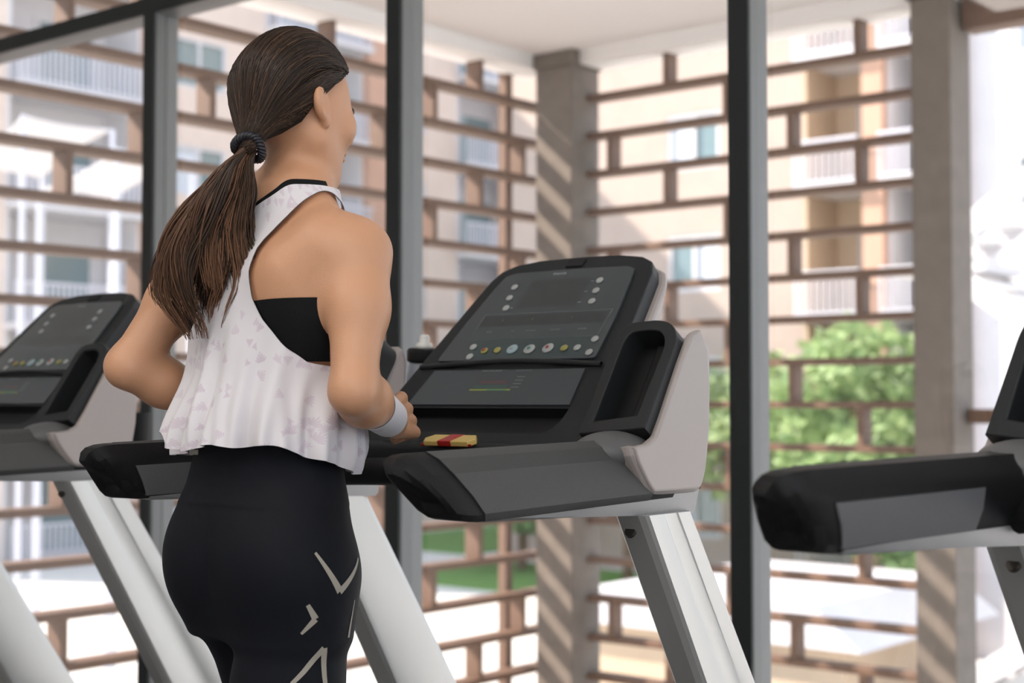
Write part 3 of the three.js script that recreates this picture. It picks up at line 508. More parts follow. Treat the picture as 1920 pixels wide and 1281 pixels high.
function headField(x, y, z) {
  const [r, u, f] = toHead(x, y, z), a = Math.abs(r);
  let d = ellipsoid(r, u - 0.022, f + 0.012, 0.0725, 0.090, 0.092);
  d = smin(d, ellipsoid(r, u + 0.030, f - 0.030, 0.057, 0.082, 0.060), 0.04);
  d = smin(d, cone(a, u, f, [0.046, -0.055, 0.004], [0.008, -0.100, 0.066], 0.021, 0.019), 0.03);       // jaw
  d = smin(d, ellipsoid(a - 0.036, u + 0.026, f - 0.068, 0.020, 0.018, 0.016), 0.03);                   // cheek
  d = smax(d, -ellipsoid(a - 0.030, u - 0.008, f - 0.104, 0.017, 0.012, 0.016), 0.018);                 // eye hollow
  d = smin(d, cone(r, u, f, [0, 0.010, 0.086], [0, -0.030, 0.104], 0.008, 0.0105), 0.014);              // nose
  d = smin(d, ellipsoid(a - 0.010, u + 0.034, f - 0.094, 0.0075, 0.006, 0.008), 0.006);
  d = smin(d, ellipsoid(r, u + 0.0575, f - 0.088, 0.021, 0.005, 0.010), 0.005);                         // lips
  d = smin(d, ellipsoid(r, u + 0.067, f - 0.087, 0.018, 0.006, 0.010), 0.005);
  // ears
  const ef = f + 0.012 + (u + 0.004) * 0.22, eo = a - 0.079 + ef * 0.38;
  let e = ellipsoid(eo, u + 0.006, ef, 0.0125, 0.026, 0.0195);
  e = smin(e, ellipsoid(a - 0.073, u + 0.030, f - 0.004, 0.006, 0.010, 0.009), 0.008);
  e = smax(e, -ellipsoid(eo - 0.0125, u + 0.004, ef - 0.003, 0.007, 0.020, 0.0115), 0.004);
  d = smin(d, e, 0.006);
  return d;
}
function hand(w, dir, palmN, side) {       // bones of a loose fist: wrist, pointing direction, palm normal
  const D = V(...dir).normalize(), N = V(...palmN), S = V().crossVectors(D, N).normalize().multiplyScalar(side); N.crossVectors(S, D).multiplyScalar(side).normalize(); if (N.dot(V(...palmN)) < 0) N.negate();
  const W = V(...w), at = (d, s, n) => W.clone().addScaledVector(D, d).addScaledVector(S, s).addScaledVector(N, n).toArray();
  const bones = [];
  for (let k = 0; k < 4; k++) {
    const s = (1.5 - k) * 0.0196, L = [0.94, 1.06, 1.0, 0.82][k], r = [0.0088, 0.0090, 0.0086, 0.0078][k], b = 0.082 - 0.004 * Math.abs(k - 1);
    const a = at(b, s, 0), p1 = at(b + 0.026 * L, s * 0.98, 0.026 * L), p2 = at(b + 0.010 * L, s * 0.95, 0.046 * L), p3 = at(b - 0.010, s * 0.92, 0.036 * L);
    bones.push([at(0.01, s * 0.55, 0.004), a, 0.0125, 0.0095, 0.008], [a, p1, r * 1.22, r * 0.96, 0.003], [p1, p2, r * 1.02, r * 0.92, 0.0025], [p2, p3, r * 0.92, r * 0.82, 0.0025]);
  }
  bones.push([at(0.012, 0.016, 0.010), at(0.050, 0.040, 0.020), 0.0135, 0.0110, 0.012], [at(0.050, 0.040, 0.020), at(0.078, 0.036, 0.036), 0.0108, 0.0096, 0.004], [at(0.078, 0.036, 0.036), at(0.092, 0.018, 0.046), 0.0096, 0.0078, 0.004]);
  return { bones, c: at(0.06, 0, 0.015) };
}
const handR = hand(J.wrR, [-0.42, 0.10, -0.90], [-0.80, -0.35, 0.35], 1), handL = hand(J.wrL, [0.62, 0.25, -0.74], [0.75, -0.1, 0.55], -1);
function handField(h, x, y, z, d) {
  if (Math.hypot(x - h.c[0], y - h.c[1], z - h.c[2]) > 0.15) return d;
  for (const [a, b, ra, rb, k] of h.bones) d = smin(d, cone(x, y, z, a, b, ra, rb), k);
  return d;
}
const lerp3 = (a, b, t) => [a[0] + (b[0] - a[0]) * t, a[1] + (b[1] - a[1]) * t, a[2] + (b[2] - a[2]) * t];
function bodyField(x, y, z) {
  let d = torso(x, y, z);
  const a = Math.abs(x);
  if (y > 1.2 && y < 1.5) d = smin(d, ellipsoid(a - 0.068, y - 1.352, z + 0.108, 0.056, 0.055, 0.045), 0.05);
  if (y > 1.3) {
    d = smin(d, cone(x, y, z, [0, 1.50, -0.045], [0.002, 1.64, -0.078], 0.055, 0.050), 0.045);
    for (const s of [1, -1]) {
      const S = s > 0 ? J.shR : J.shL;
      d = smin(d, cone(x, y, z, [s * 0.030, 1.560, -0.042], [s * 0.128, S[1] + 0.014, S[2] + 0.010], 0.036, 0.032), 0.05);     // slope of the shoulder
      d = smin(d, cone(x, y, z, [s * 0.085, 1.44, 0.012], [s * 0.125, 1.475, -0.005], 0.048, 0.042), 0.06);                  // shoulder blade
      d = smin(d, cone(x, y, z, [s * 0.10, 1.38, -0.02], [s * 0.135, 1.45, -0.035], 0.058, 0.050), 0.05);                    // back of the armpit
    }
    if (z > -0.02 && y < 1.5) d += 0.006 * Math.exp(-(x * x) / 0.0003) * sstep(1.30, 1.36, y) * sstep(1.5, 1.46, y);         // spine
  }
  if (y < 1.15) {
    d = smin(d, ellipsoid(a - 0.068, y - 1.005, z - 0.030, 0.076, 0.082, 0.070), 0.04);
    for (const [H, K, A] of [[J.hipR, J.knR, J.anR], [J.hipL, J.knL, J.anL]]) {
      const m = lerp3(H, K, 0.42); let l = smin(cone(x, y, z, H, m, 0.084, 0.074), cone(x, y, z, m, K, 0.074, 0.053), 0.03);
      if (y < 0.75) { const c = lerp3(K, A, 0.3); c[2] += 0.012; l = smin(l, smin(cone(x, y, z, K, c, 0.052, 0.052), cone(x, y, z, c, A, 0.052, 0.034), 0.03), 0.03); l = smin(l, cone(x, y, z, A, [A[0], A[1] - 0.05, A[2] - 0.02], 0.033, 0.03), 0.02); }
      d = smin(d, l, 0.03);
    }
  }
  if (y > 1.08) {
    for (const [S, E, W, h] of [[J.shR, J.elR, J.wrR, handR], [J.shL, J.elL, J.wrL, handL]]) {
      const um = lerp3(S, E, 0.42), fm = lerp3(E, W, 0.28);
      let l = smin(cone(x, y, z, S, um, 0.0465, 0.0420), cone(x, y, z, um, E, 0.0415, 0.0315), 0.03);
      l = smin(l, smin(cone(x, y, z, E, fm, 0.0315, 0.0345), cone(x, y, z, fm, W, 0.0345, 0.0245), 0.03), 0.022);
      l = handField(h, x, y, z, l);
      d = smin(d, l, 0.028 * sstep(1.28, 1.42, y) + 0.003);
    }
    if (y > 1.55) d = smin(d, headField(x, y, z), 0.022);
  }
  return d;
}
function gradient(f, x, y, z, e) {
  const gx = f(x + e, y, z) - f(x - e, y, z), gy = f(x, y + e, z) - f(x, y - e, z), gz = f(x, y, z + e) - f(x, y, z - e), l = Math.hypot(gx, gy, gz) || 1;
  return [gx / l, gy / l, gz / l, l / (2 * e)];
}
function meshField(f, lo, hi, h, slack = 1.5) {       // surface nets on the blocks the surface passes through
  const n = [0, 1, 2].map((k) => Math.ceil((hi[k] - lo[k]) / h / 8) * 8 + 1), G = new Float32Array(n[0] * n[1] * n[2]).fill(NaN), cells = new Map();
  const id = (i, j, k) => (k * n[1] + j) * n[0] + i, pos = [], cellV = new Int32Array(n[0] * n[1] * n[2]).fill(-1), act = [];
  for (let bk = 0; bk < n[2] - 1; bk += 8) for (let bj = 0; bj < n[1] - 1; bj += 8) for (let bi = 0; bi < n[0] - 1; bi += 8) {
    const c = f(lo[0] + (bi + 4) * h, lo[1] + (bj + 4) * h, lo[2] + (bk + 4) * h);
    if (Math.abs(c) > 6.93 * h * slack) continue;
    act.push([bi, bj, bk]);
    for (let k = bk; k <= bk + 8; k++) for (let j = bj; j <= bj + 8; j++) for (let i = bi; i <= bi + 8; i++) { const q = id(i, j, k); if (G[q] !== G[q]) G[q] = f(lo[0] + i * h, lo[1] + j * h, lo[2] + k * h); }
  }
  const E = [[0, 1], [2, 3], [4, 5], [6, 7], [0, 2], [1, 3], [4, 6], [5, 7], [0, 4], [1, 5], [2, 6], [3, 7]], v = new Float32Array(8);
  for (const [bi, bj, bk] of act) for (let k = bk; k < bk + 8; k++) for (let j = bj; j < bj + 8; j++) for (let i = bi; i < bi + 8; i++) {
    let m = 0; for (let q = 0; q < 8; q++) { v[q] = G[id(i + (q & 1), j + ((q >> 1) & 1), k + (q >> 2))]; if (v[q] < 0) m |= 1 << q; }
    if (m === 0 || m === 255) continue;
    let x = 0, y = 0, z = 0, c = 0;
    for (const [a, b] of E) if ((v[a] < 0) !== (v[b] < 0)) { const t = v[a] / (v[a] - v[b]); x += (a & 1) + ((b & 1) - (a & 1)) * t; y += ((a >> 1) & 1) + (((b >> 1) & 1) - ((a >> 1) & 1)) * t; z += (a >> 2) + ((b >> 2) - (a >> 2)) * t; c++; }
    x = lo[0] + (i + x / c) * h; y = lo[1] + (j + y / c) * h; z = lo[2] + (k + z / c) * h;
    for (let s = 0; s < 2; s++) { const g = gradient(f, x, y, z, h * 0.25), d = Math.max(-0.5 * h, Math.min(0.5 * h, f(x, y, z) / Math.max(g[3], 0.3))); x -= g[0] * d; y -= g[1] * d; z -= g[2] * d; }
    cellV[id(i, j, k)] = pos.length / 3; pos.push(x, y, z);
  }
  const idx = [], quad = (a, b, c, d, flip) => { if (a < 0 || b < 0 || c < 0 || d < 0) return; flip ? idx.push(a, c, b, a, d, c) : idx.push(a, b, c, a, c, d); };
  for (const [bi, bj, bk] of act) for (let k = bk; k < bk + 8; k++) for (let j = bj; j < bj + 8; j++) for (let i = bi; i < bi + 8; i++) {
    const s = G[id(i, j, k)] < 0;
    if (j > 0 && k > 0 && s !== G[id(i + 1, j, k)] < 0) quad(cellV[id(i, j - 1, k - 1)], cellV[id(i, j, k - 1)], cellV[id(i, j, k)], cellV[id(i, j - 1, k)], !s);
    if (i > 0 && k > 0 && s !== G[id(i, j + 1, k)] < 0) quad(cellV[id(i - 1, j, k - 1)], cellV[id(i - 1, j, k)], cellV[id(i, j, k)], cellV[id(i, j, k - 1)], !s);
    if (i > 0 && j > 0 && s !== G[id(i, j, k + 1)] < 0) quad(cellV[id(i - 1, j - 1, k)], cellV[id(i, j - 1, k)], cellV[id(i, j, k)], cellV[id(i - 1, j, k)], !s);
  }
  return { pos, idx, f, h };
}
function clip(m, g, keepNear = 0) {       // keeps what lies where g < 0, cut along g = 0
  const { pos, idx } = m, val = new Float32Array(pos.length / 3); for (let i = 0; i < val.length; i++) val[i] = g(pos[i * 3], pos[i * 3 + 1], pos[i * 3 + 2]);
  const out = [], P = pos.slice(), cut = new Map();
  const mid = (a, b) => {
    const k = a < b ? a + '_' + b : b + '_' + a; if (cut.has(k)) return cut.get(k);
    let lo = val[a] < 0 ? a : b, hi = lo === a ? b : a, s = 0, e = 1; const A = [P[lo * 3], P[lo * 3 + 1], P[lo * 3 + 2]], B = [P[hi * 3], P[hi * 3 + 1], P[hi * 3 + 2]];
    for (let q = 0; q < 10; q++) { const t = (s + e) / 2, p = lerp3(A, B, t); if (g(...p) < 0) s = t; else e = t; }
    const p = lerp3(A, B, (s + e) / 2), n = P.length / 3; P.push(...p); cut.set(k, n); return n;
  };
  for (let i = 0; i < idx.length; i += 3) {
    const t = [idx[i], idx[i + 1], idx[i + 2]], ins = t.map((q) => val[q] < 0), c = ins.filter(Boolean).length;
    if (c === 0) continue; if (c === 3) { out.push(...t); continue; }
    const r = c === 1 ? ins.indexOf(true) : ins.indexOf(false), a = t[r], b = t[(r + 1) % 3], d = t[(r + 2) % 3], ab = mid(a, b), ad = mid(a, d);
    if (c === 1) out.push(a, ab, ad); else out.push(ab, b, d, ab, d, ad);
  }
  return { pos: P, idx: out, f: m.f, h: m.h };
}
function toGeometry(m, uvOf, thick = 0, eps) {
  const used = new Map(), pos = [], idx = []; for (const q of m.idx) { if (!used.has(q)) { used.set(q, pos.length / 3); pos.push(m.pos[q * 3], m.pos[q * 3 + 1], m.pos[q * 3 + 2]); } idx.push(used.get(q)); }
  const n = pos.length / 3, nor = []; for (let i = 0; i < n; i++) { const g = gradient(m.f, pos[i * 3], pos[i * 3 + 1], pos[i * 3 + 2], eps ?? m.h * 0.5); nor.push(g[0], g[1], g[2]); }
  if (thick) {
    const edge = new Map(), I = idx.length; for (let i = 0; i < I; i += 3) for (let k = 0; k < 3; k++) { const a = idx[i + k], b = idx[i + (k + 1) % 3]; edge.set(a + '_' + b, [a, b]); }
    for (let i = 0; i < n; i++) { pos.push(pos[i * 3] - nor[i * 3] * thick, pos[i * 3 + 1] - nor[i * 3 + 1] * thick, pos[i * 3 + 2] - nor[i * 3 + 2] * thick); nor.push(-nor[i * 3], -nor[i * 3 + 1], -nor[i * 3 + 2]); }
    for (let i = 0; i < I; i += 3) idx.push(idx[i] + n, idx[i + 2] + n, idx[i + 1] + n);
    for (const [k, [a, b]] of edge) if (!edge.has(b + '_' + a)) idx.push(b, a, a + n, b, a + n, b + n);
  }
  const g = new THREE.BufferGeometry(); g.setAttribute('position', new THREE.Float32BufferAttribute(pos, 3)); g.setAttribute('normal', new THREE.Float32BufferAttribute(nor, 3)); g.setIndex(idx);
  const uv = []; for (let i = 0; i < pos.length / 3; i++) uv.push(...uvOf(pos[i * 3], pos[i * 3 + 1], pos[i * 3 + 2])); g.setAttribute('uv', new THREE.Float32BufferAttribute(uv, 2));
  return g;
}
const bodyUV = (x, y, z) => [Math.atan2(x, z + 0.02) * 0.15, y];
const WX = -1.735, WZ = -1.515;
const woman = thing('person', 'woman in white tank top and black leggings running with bent arms, dark ponytail', 'person', [WX, 0, WZ]);
Object.assign(M, {
  skin: phys({ color: lin(0.58, 0.305, 0.175), roughness: 0.46, sheen: 0.15, sheenColor: lin(0.9, 0.6, 0.5), sheenRoughness: 0.5, bumpMap: rep(grainT, 18), bumpScale: 0.00025 }),
  tank: phys({ color: lin(0.80, 0.77, 0.80), roughness: 0.85, sheen: 0.3, sheenColor: lin(1, 1, 1), sheenRoughness: 0.6 }),
  blackKnit: phys({ color: lin(0.006, 0.0065, 0.0075), roughness: 0.8, specularIntensity: 0.4, sheen: 0.06, sheenColor: lin(0.3, 0.35, 0.45), sheenRoughness: 0.5, bumpMap: rep(weaveT, 30), bumpScale: 0.0002 }),
  legging: phys({ color: lin(0.005, 0.006, 0.0095), roughness: 0.7, specularIntensity: 0.4, sheen: 0.08, sheenColor: lin(0.25, 0.35, 0.5), sheenRoughness: 0.45, bumpMap: rep(weaveT, 30), bumpScale: 0.00015 }),
  print: std({ color: lin(0.34, 0.31, 0.26), roughness: 0.6 }),
});
{
  const inHead = (x, y, z) => y > 1.53 && Math.hypot(x, z + 0.07) < 0.16, inHand = (x, y, z) => [handR, handL].some((h) => Math.hypot(x - h.c[0], y - h.c[1], z - h.c[2]) < 0.085);
  const main = clip(meshField(bodyField, [-0.36, 0.20, -0.42], [0.36, 1.86, 0.42], 0.0065), (x, y, z) => Math.max(1.53 - y, Math.hypot(x, z + 0.07) - 0.155) < -0.002 || inHand(x, y, z) ? 1 : -1);
  const head = clip(meshField(bodyField, [-0.17, 1.51, -0.26], [0.17, 1.86, 0.12], 0.0032), (x, y, z) => -Math.max(-9, 1 * (inHead(x, y, z) ? 1 : -1)));
  const hands = [handR, handL].map((h) => clip(meshField(bodyField, h.c.map((q) => q - 0.1), h.c.map((q) => q + 0.1), 0.0026, 2), (x, y, z) => Math.hypot(x - h.c[0], y - h.c[1], z - h.c[2]) - 0.092));
  part(woman, 'body', merge([main, head, ...hands].map((m) => toGeometry(m, bodyUV))), M.skin, 'bare tanned skin of arms, shoulders and neck');
}
// ---- leggings
const legField = (x, y, z) => {
  let d = torso(x, y, z); const a = Math.abs(x);
  d = smin(d, ellipsoid(a - 0.068, y - 1.005, z - 0.030, 0.076, 0.082, 0.070), 0.05);
  for (const [H, K, A] of [[J.hipR, J.knR, J.anR], [J.hipL, J.knL, J.anL]]) { const m = lerp3(H, K, 0.42); let l = smin(cone(x, y, z, H, m, 0.084, 0.074), cone(x, y, z, m, K, 0.074, 0.053), 0.03); if (y < 0.75) { const c = lerp3(K, A, 0.3); c[2] += 0.012; l = smin(l, smin(cone(x, y, z, K, c, 0.052, 0.052), cone(x, y, z, c, A, 0.052, 0.034), 0.03), 0.03); } d = smin(d, l, 0.03); }
  return d - 0.0045 - 0.0012 * sstep(1.092, 1.094, y);
};
const legs = part(woman, 'leggings', toGeometry(clip(meshField(legField, [-0.24, 0.27, -0.30], [0.24, 1.26, 0.40], 0.006), (x, y, z) => Math.max(y - 1.215, 0.31 - y)), bodyUV, 0.002), M.legging, 'black high waisted leggings with beige print');
function onto(f, p, off) { let [x, y, z] = p; for (let i = 0; i < 12; i++) { const g = gradient(f, x, y, z, 0.002), d = f(x, y, z); x -= g[0] * d; y -= g[1] * d; z -= g[2] * d; } const g = gradient(f, x, y, z, 0.002); return [V(x + g[0] * off, y + g[1] * off, z + g[2] * off), V(g[0], g[1], g[2])]; }
function printRibbon(pts, widths) {
  const out = [], N = 14;
  for (let s = 0; s < pts.length - 1; s++) for (let i = 0; i <= N; i++) { if (s && !i) continue; const t = i / N; out.push([lerp3(pts[s], pts[s + 1], t), widths[s] + (widths[s + 1] - widths[s]) * t]); }
  const rows = out.map(([p, w], i) => { const [q, n] = onto(legField, p, 0.0006), a = onto(legField, out[Math.max(0, i - 1)][0], 0)[0], b = onto(legField, out[Math.min(out.length - 1, i + 1)][0], 0)[0], side = b.sub(a).cross(n).normalize().multiplyScalar(w); return [onto(legField, q.clone().add(side).toArray(), 0.0008)[0], onto(legField, q.clone().sub(side).toArray(), 0.0008)[0]]; });
  const pos = [], idx = []; rows.forEach(([a, b], i) => { pos.push(...a.toArray(), ...b.toArray()); if (i) idx.push(2 * i - 2, 2 * i - 1, 2 * i, 2 * i - 1, 2 * i + 1, 2 * i); });
  const g = new THREE.BufferGeometry(); g.setAttribute('position', new THREE.Float32BufferAttribute(pos, 3)); g.setIndex(idx); g.computeVertexNormals(); return g;
}
for (const [pts, w] of [[[[0.169, 1.034, 0.043], [0.176, 0.973, 0.0]], [0.002, 0.0055]], [[[0.176, 0.973, 0.0], [0.17, 1.02, -0.06]], [0.0055, 0.002]], [[[0.158, 0.957, 0.05], [0.163, 0.935, 0.037]], [0.003, 0.005]], [[[0.163, 0.935, 0.037], [0.149, 0.914, 0.054]], [0.005, 0.002]], [[[0.135, 0.845, 0.06], [0.168, 0.889, 0.018]], [0.003, 0.005]], [[[0.168, 0.889, 0.018], [0.172, 0.80, 0.0]], [0.005, 0.003]], [[[0.172, 0.955, -0.045], [0.168, 0.90, -0.04]], [0.001, 0.003]]]) part(legs, 'print_stripe', printRibbon(pts, w), M.print, 'beige printed stripe');
part(legs, 'waist_tag', rbox(-0.062, -0.044, 1.168, 1.176, 0.086, 0.0885, 0.001), M.print).position.set(0, 0, 0);
// ---- shoes
for (const [A, name] of [[J.anR, 0], [J.anL, 1]]) {
  const tilt = name ? 0 : 0.75, g = meshField((x, y, z) => { let d = smin(ellipsoid(x, y - 0.02, z + 0.09, 0.046, 0.042, 0.10), ellipsoid(x, y - 0.035, z - 0.0, 0.042, 0.055, 0.062), 0.04); return smax(d, -y - 0.012, 0.01); }, [-0.07, -0.03, -0.22], [0.07, 0.11, 0.1], 0.006);
  const s = part(woman, 'shoe', toGeometry(g, (x, y, z) => [x, z]), std({ color: lin(0.5, 0.5, 0.52), roughness: 0.7 }), 'grey running shoe'); s.position.set(A[0], name ? 0.202 : 0.300, A[2] + 0.01); s.rotation.x = tilt * -0.8;
  part(s, 'sole', rbox(-0.04, 0.04, -0.016, 0.002, -0.175, 0.055, 0.006), M.trimWhite);
}
// ---- sports bra: band round the chest and a strap that shows along the neckline
const upperField = (x, y, z) => { let d = torso(x, y, z); const a = Math.abs(x); d = smin(d, ellipsoid(a - 0.068, y - 1.352, z + 0.108, 0.056, 0.055, 0.045), 0.05); for (const s of [1, -1]) { const S = s > 0 ? J.shR : J.shL; d = smin(d, cone(x, y, z, [s * 0.030, 1.560, -0.042], [s * 0.128, S[1] + 0.014, S[2] + 0.010], 0.036, 0.032), 0.05); d = smin(d, cone(x, y, z, [s * 0.085, 1.44, 0.012], [s * 0.125, 1.475, -0.005], 0.048, 0.042), 0.06); d = smin(d, cone(x, y, z, [s * 0.10, 1.38, -0.02], [s * 0.135, 1.45, -0.035], 0.058, 0.050), 0.05); } return smin(d, cone(x, y, z, [0, 1.50, -0.045], [0.002, 1.64, -0.078], 0.055, 0.050), 0.045); };
const neckY = (x, z) => (z > -0.045 ? 1.535 + 0.55 * Math.abs(x) + Math.max(0, 0.02 - z) * 0.25 : 1.575 - sstep(-0.045, -0.11, z) * 0.13);       // back and front neckline
const neckHole = (x, y, z, o) => smax(smin(y - neckY(x, z) - o, 0.064 - o - Math.abs(x), 0.022), y - 1.574 - o, 0.01);
const braField = (x, y, z) => upperField(x, y, z) - 0.0045;
{
  const band = (x, y, z) => Math.max(y - (1.392 + 0.006 * Math.sin(x * 9)), 1.306 - y);
  const strap = (x, y, z) => Math.max(neckHole(x, y, z, 0.009), -neckHole(x, y, z, -0.006), Math.abs(x) - 0.085, -0.055 - z);
  const bra = part(woman, 'sports_bra', toGeometry(clip(meshField(braField, [-0.22, 1.27, -0.22], [0.22, 1.45, 0.14], 0.0045), band), bodyUV, 0.002), M.blackKnit, 'black sports bra');
  part(bra, 'strap', toGeometry(clip(meshField(braField, [-0.13, 1.40, -0.2], [0.13, 1.62, 0.1], 0.004), strap), bodyUV, 0.002), M.blackKnit, 'black strap along the neckline');
}
// ---- loose tank top with a racer back
const drape = stack([[1.10, 0.120, 0.100, 0.0], [1.125, 0.143, 0.115, -0.002], [1.15, 0.156, 0.126, -0.002], [1.18, 0.160, 0.130, -0.004], [1.22, 0.155, 0.126, -0.008], [1.28, 0.144, 0.114, -0.016], [1.34, 0.144, 0.110, -0.024], [1.40, 0.143, 0.102, -0.034], [1.46, 0.13, 0.085, -0.042], [1.52, 0.085, 0.06, -0.046]]);
const tankField = (x, y, z) => {
  const th = Math.atan2(x, z + 0.01), w = sstep(1.42, 1.16, y), low = sstep(1.30, 1.15, y);
  const fan = th * (1 + 0.35 * w);
  let f = 0.0078 * w * Math.sin(fan * 9 + 1.2 + 2.0 * y) + 0.0060 * w * Math.sin(fan * 15 - 7 * y + 0.6) + 0.0070 * low * Math.sin(fan * 6 + 11 * y) + 0.0045 * low * Math.sin(fan * 23 + 19 * y + Math.sin(th * 5));
  f += 0.010 * sstep(1.30, 1.20, y) * Math.exp(-Math.pow((th + 0.55) / 0.16, 2)) - 0.012 * sstep(1.26, 1.18, y) * Math.exp(-Math.pow((th + 0.95) / 0.14, 2));
  return smin(upperField(x, y, z) - 0.008, drape(x, y, z) - f, 0.02);
};
const backEdge = [[1.600, 0.096], [1.556, 0.096], [1.539, 0.089], [1.509, 0.071], [1.476, 0.0545], [1.439, 0.0505], [1.399, 0.059], [1.367, 0.078], [1.336, 0.104], [1.305, 0.131], [1.297, 0.150], [1.29, 0.25]];
const frontEdge = [[1.600, 0.096], [1.556, 0.096], [1.52, 0.080], [1.47, 0.082], [1.42, 0.095], [1.37, 0.118], [1.33, 0.138], [1.30, 0.16], [1.29, 0.25]];
const lookup = (t, y) => { if (y >= t[0][0]) return t[0][1]; for (let i = 0; i < t.length - 1; i++) if (y >= t[i + 1][0]) return t[i][1] + (t[i + 1][1] - t[i][1]) * (t[i][0] - y) / (t[i][0] - t[i + 1][0]); return 0.3; };
const tankOpen = (x, y, z) => {
  const th = Math.atan2(x, z + 0.01), w = sstep(-0.075, -0.03, z), e = lookup(backEdge, y) * w + lookup(frontEdge, y) * (1 - w);
  const hem = 1.178 - 0.030 * sstep(0.9, 1.9, th) + 0.012 * Math.sin(th * 2.2 + 0.4) * 0.5 + 0.030 * Math.exp(-Math.pow((th + 0.72) / 0.13, 2)) - 0.012 * sstep(-0.9, -1.2, th) + 0.003 * Math.sin(th * 9);
  return Math.max(Math.abs(x) - e, neckHole(x, y, z, 0), hem - y);
};
const motifTex = canvasTex(512, 512, (g, w, h) => {       // pale woven leaf pattern
  g.fillStyle = '#ffffff'; g.fillRect(0, 0, w, h); let s = 7; const R = () => { s = (s * 16807) % 2147483647; return s / 2147483647; };
  for (let k = 0; k < 70; k++) { const x = R() * w, y = R() * h, a = R() * 6.28, l = 22 + R() * 22; for (const ox of [-w, 0, w]) for (const oy of [-h, 0, h]) { g.save(); g.translate(x + ox, y + oy); g.rotate(a); g.fillStyle = k % 3 ? '#f2ebf1' : '#ede4eb'; for (let q = -3; q <= 3; q++) { g.beginPath(); g.ellipse(q * l * 0.12, Math.abs(q) * 4, l * 0.07, l * 0.42 - Math.abs(q) * 3, q * 0.28, 0, 6.3); g.fill(); } g.restore(); } }
});
motifTex.wrapS = motifTex.wrapT = THREE.RepeatWrapping; motifTex.repeat.set(4.2, 4.2);
M.tank.map = motifTex; M.tank.bumpMap = rep(weaveT, 45); M.tank.bumpScale = 0.00015; M.tank.transmission = 0.12; M.tank.thickness = 0;
part(woman, 'tank_top', toGeometry(clip(meshField(tankField, [-0.24, 1.09, -0.24], [0.24, 1.63, 0.22], 0.0042), tankOpen), bodyUV, 0.0016), M.tank, 'loose white racerback tank top with faint leaf pattern');
// ---- pale wristband and eyes
{
  const a = V(...lerp3(J.elR, J.wrR, 0.50)), b = V(...lerp3(J.elR, J.wrR, 0.90));
  const f = (x, y, z) => cone(x, y, z, a.toArray(), b.toArray(), 0.0335, 0.0300), ax = b.clone().sub(a).normalize();
  part(woman, 'wristband', toGeometry(clip(meshField(f, [0.06, 1.14, -0.2], [0.26, 1.3, 0.02], 0.004), (x, y, z) => { const t = V(x, y, z).sub(a).dot(ax); return Math.max(-t, t - b.distanceTo(a)); }), bodyUV, 0.003), M.tank, 'pale wristband on the right forearm');
  for (const s of [-1, 1]) { const e = part(woman, 'eye', new THREE.SphereGeometry(0.0115, 20, 14), std({ color: lin(0.8, 0.78, 0.75), roughness: 0.2 }), 'eye'); e.position.set(...fromHead(s * 0.030, 0.008, 0.071)); const i = part(e, 'iris', new THREE.SphereGeometry(0.0062, 16, 10), std({ color: lin(0.05, 0.025, 0.012), roughness: 0.15 })); const c = fromHead(s * 0.030, 0.008, 0.0845), o = fromHead(s * 0.030, 0.008, 0.071); i.position.set(c[0] - o[0], c[1] - o[1], c[2] - o[2]); }
}
// ---- hair: a cap combed back, strands over it, the tie and the ponytail
const TIE = [0.012, 1.628, 0.040];
const hairField = (x, y, z) => { const [r, u, f] = toHead(x, y, z); let d = ellipsoid(r, u - 0.025, f + 0.013, 0.0785, 0.0965, 0.100); d = smin(d, cone(x, y, z, fromHead(0, 0.0, -0.045), [TIE[0], TIE[1] + 0.004, TIE[2] - 0.006], 0.070, 0.019), 0.04); return d; };
const hairline = [[0.15, 0.140], [0.104, 0.102], [0.088, 0.084], [0.070, 0.070], [0.050, 0.056], [0.034, 0.042], [0.020, 0.032], [0.004, 0.028], [-0.014, 0.016], [-0.024, -0.012], [-0.036, -0.038], [-0.062, -0.060], [-0.094, -0.078], [-0.17, -0.120]];
const hairSide = (x, y, z) => {       // < 0 above and behind the hairline
  const [, u, f] = toHead(x, y, z); let best = 1e9, side = 1;
  for (let i = 0; i < hairline.length - 1; i++) { const [ax, ay] = hairline[i], [bx, by] = hairline[i + 1], dx = bx - ax, dy = by - ay, t = Math.max(0, Math.min(1, ((f - ax) * dx + (u - ay) * dy) / (dx * dx + dy * dy))), d = Math.hypot(f - ax - dx * t, u - ay - dy * t); if (d < best) { best = d; side = dx * (u - ay) - dy * (f - ax) < 0 ? -1 : 1; } }
  return best * side;
};
M.hair = phys({ color: lin(1, 1, 1), vertexColors: true, roughness: 0.42, specularIntensity: 0.55 });
M.hairCap = phys({ color: lin(0.016, 0.009, 0.006), roughness: 0.6, specularIntensity: 0.4 });
const hairCap = part(woman, 'hair', toGeometry(clip(meshField((x, y, z) => hairField(x, y, z) + 0.0015, [-0.16, 1.56, -0.26], [0.16, 1.87, 0.12], 0.004), hairSide), bodyUV, 0.004), M.hairCap, 'dark brown hair combed back');
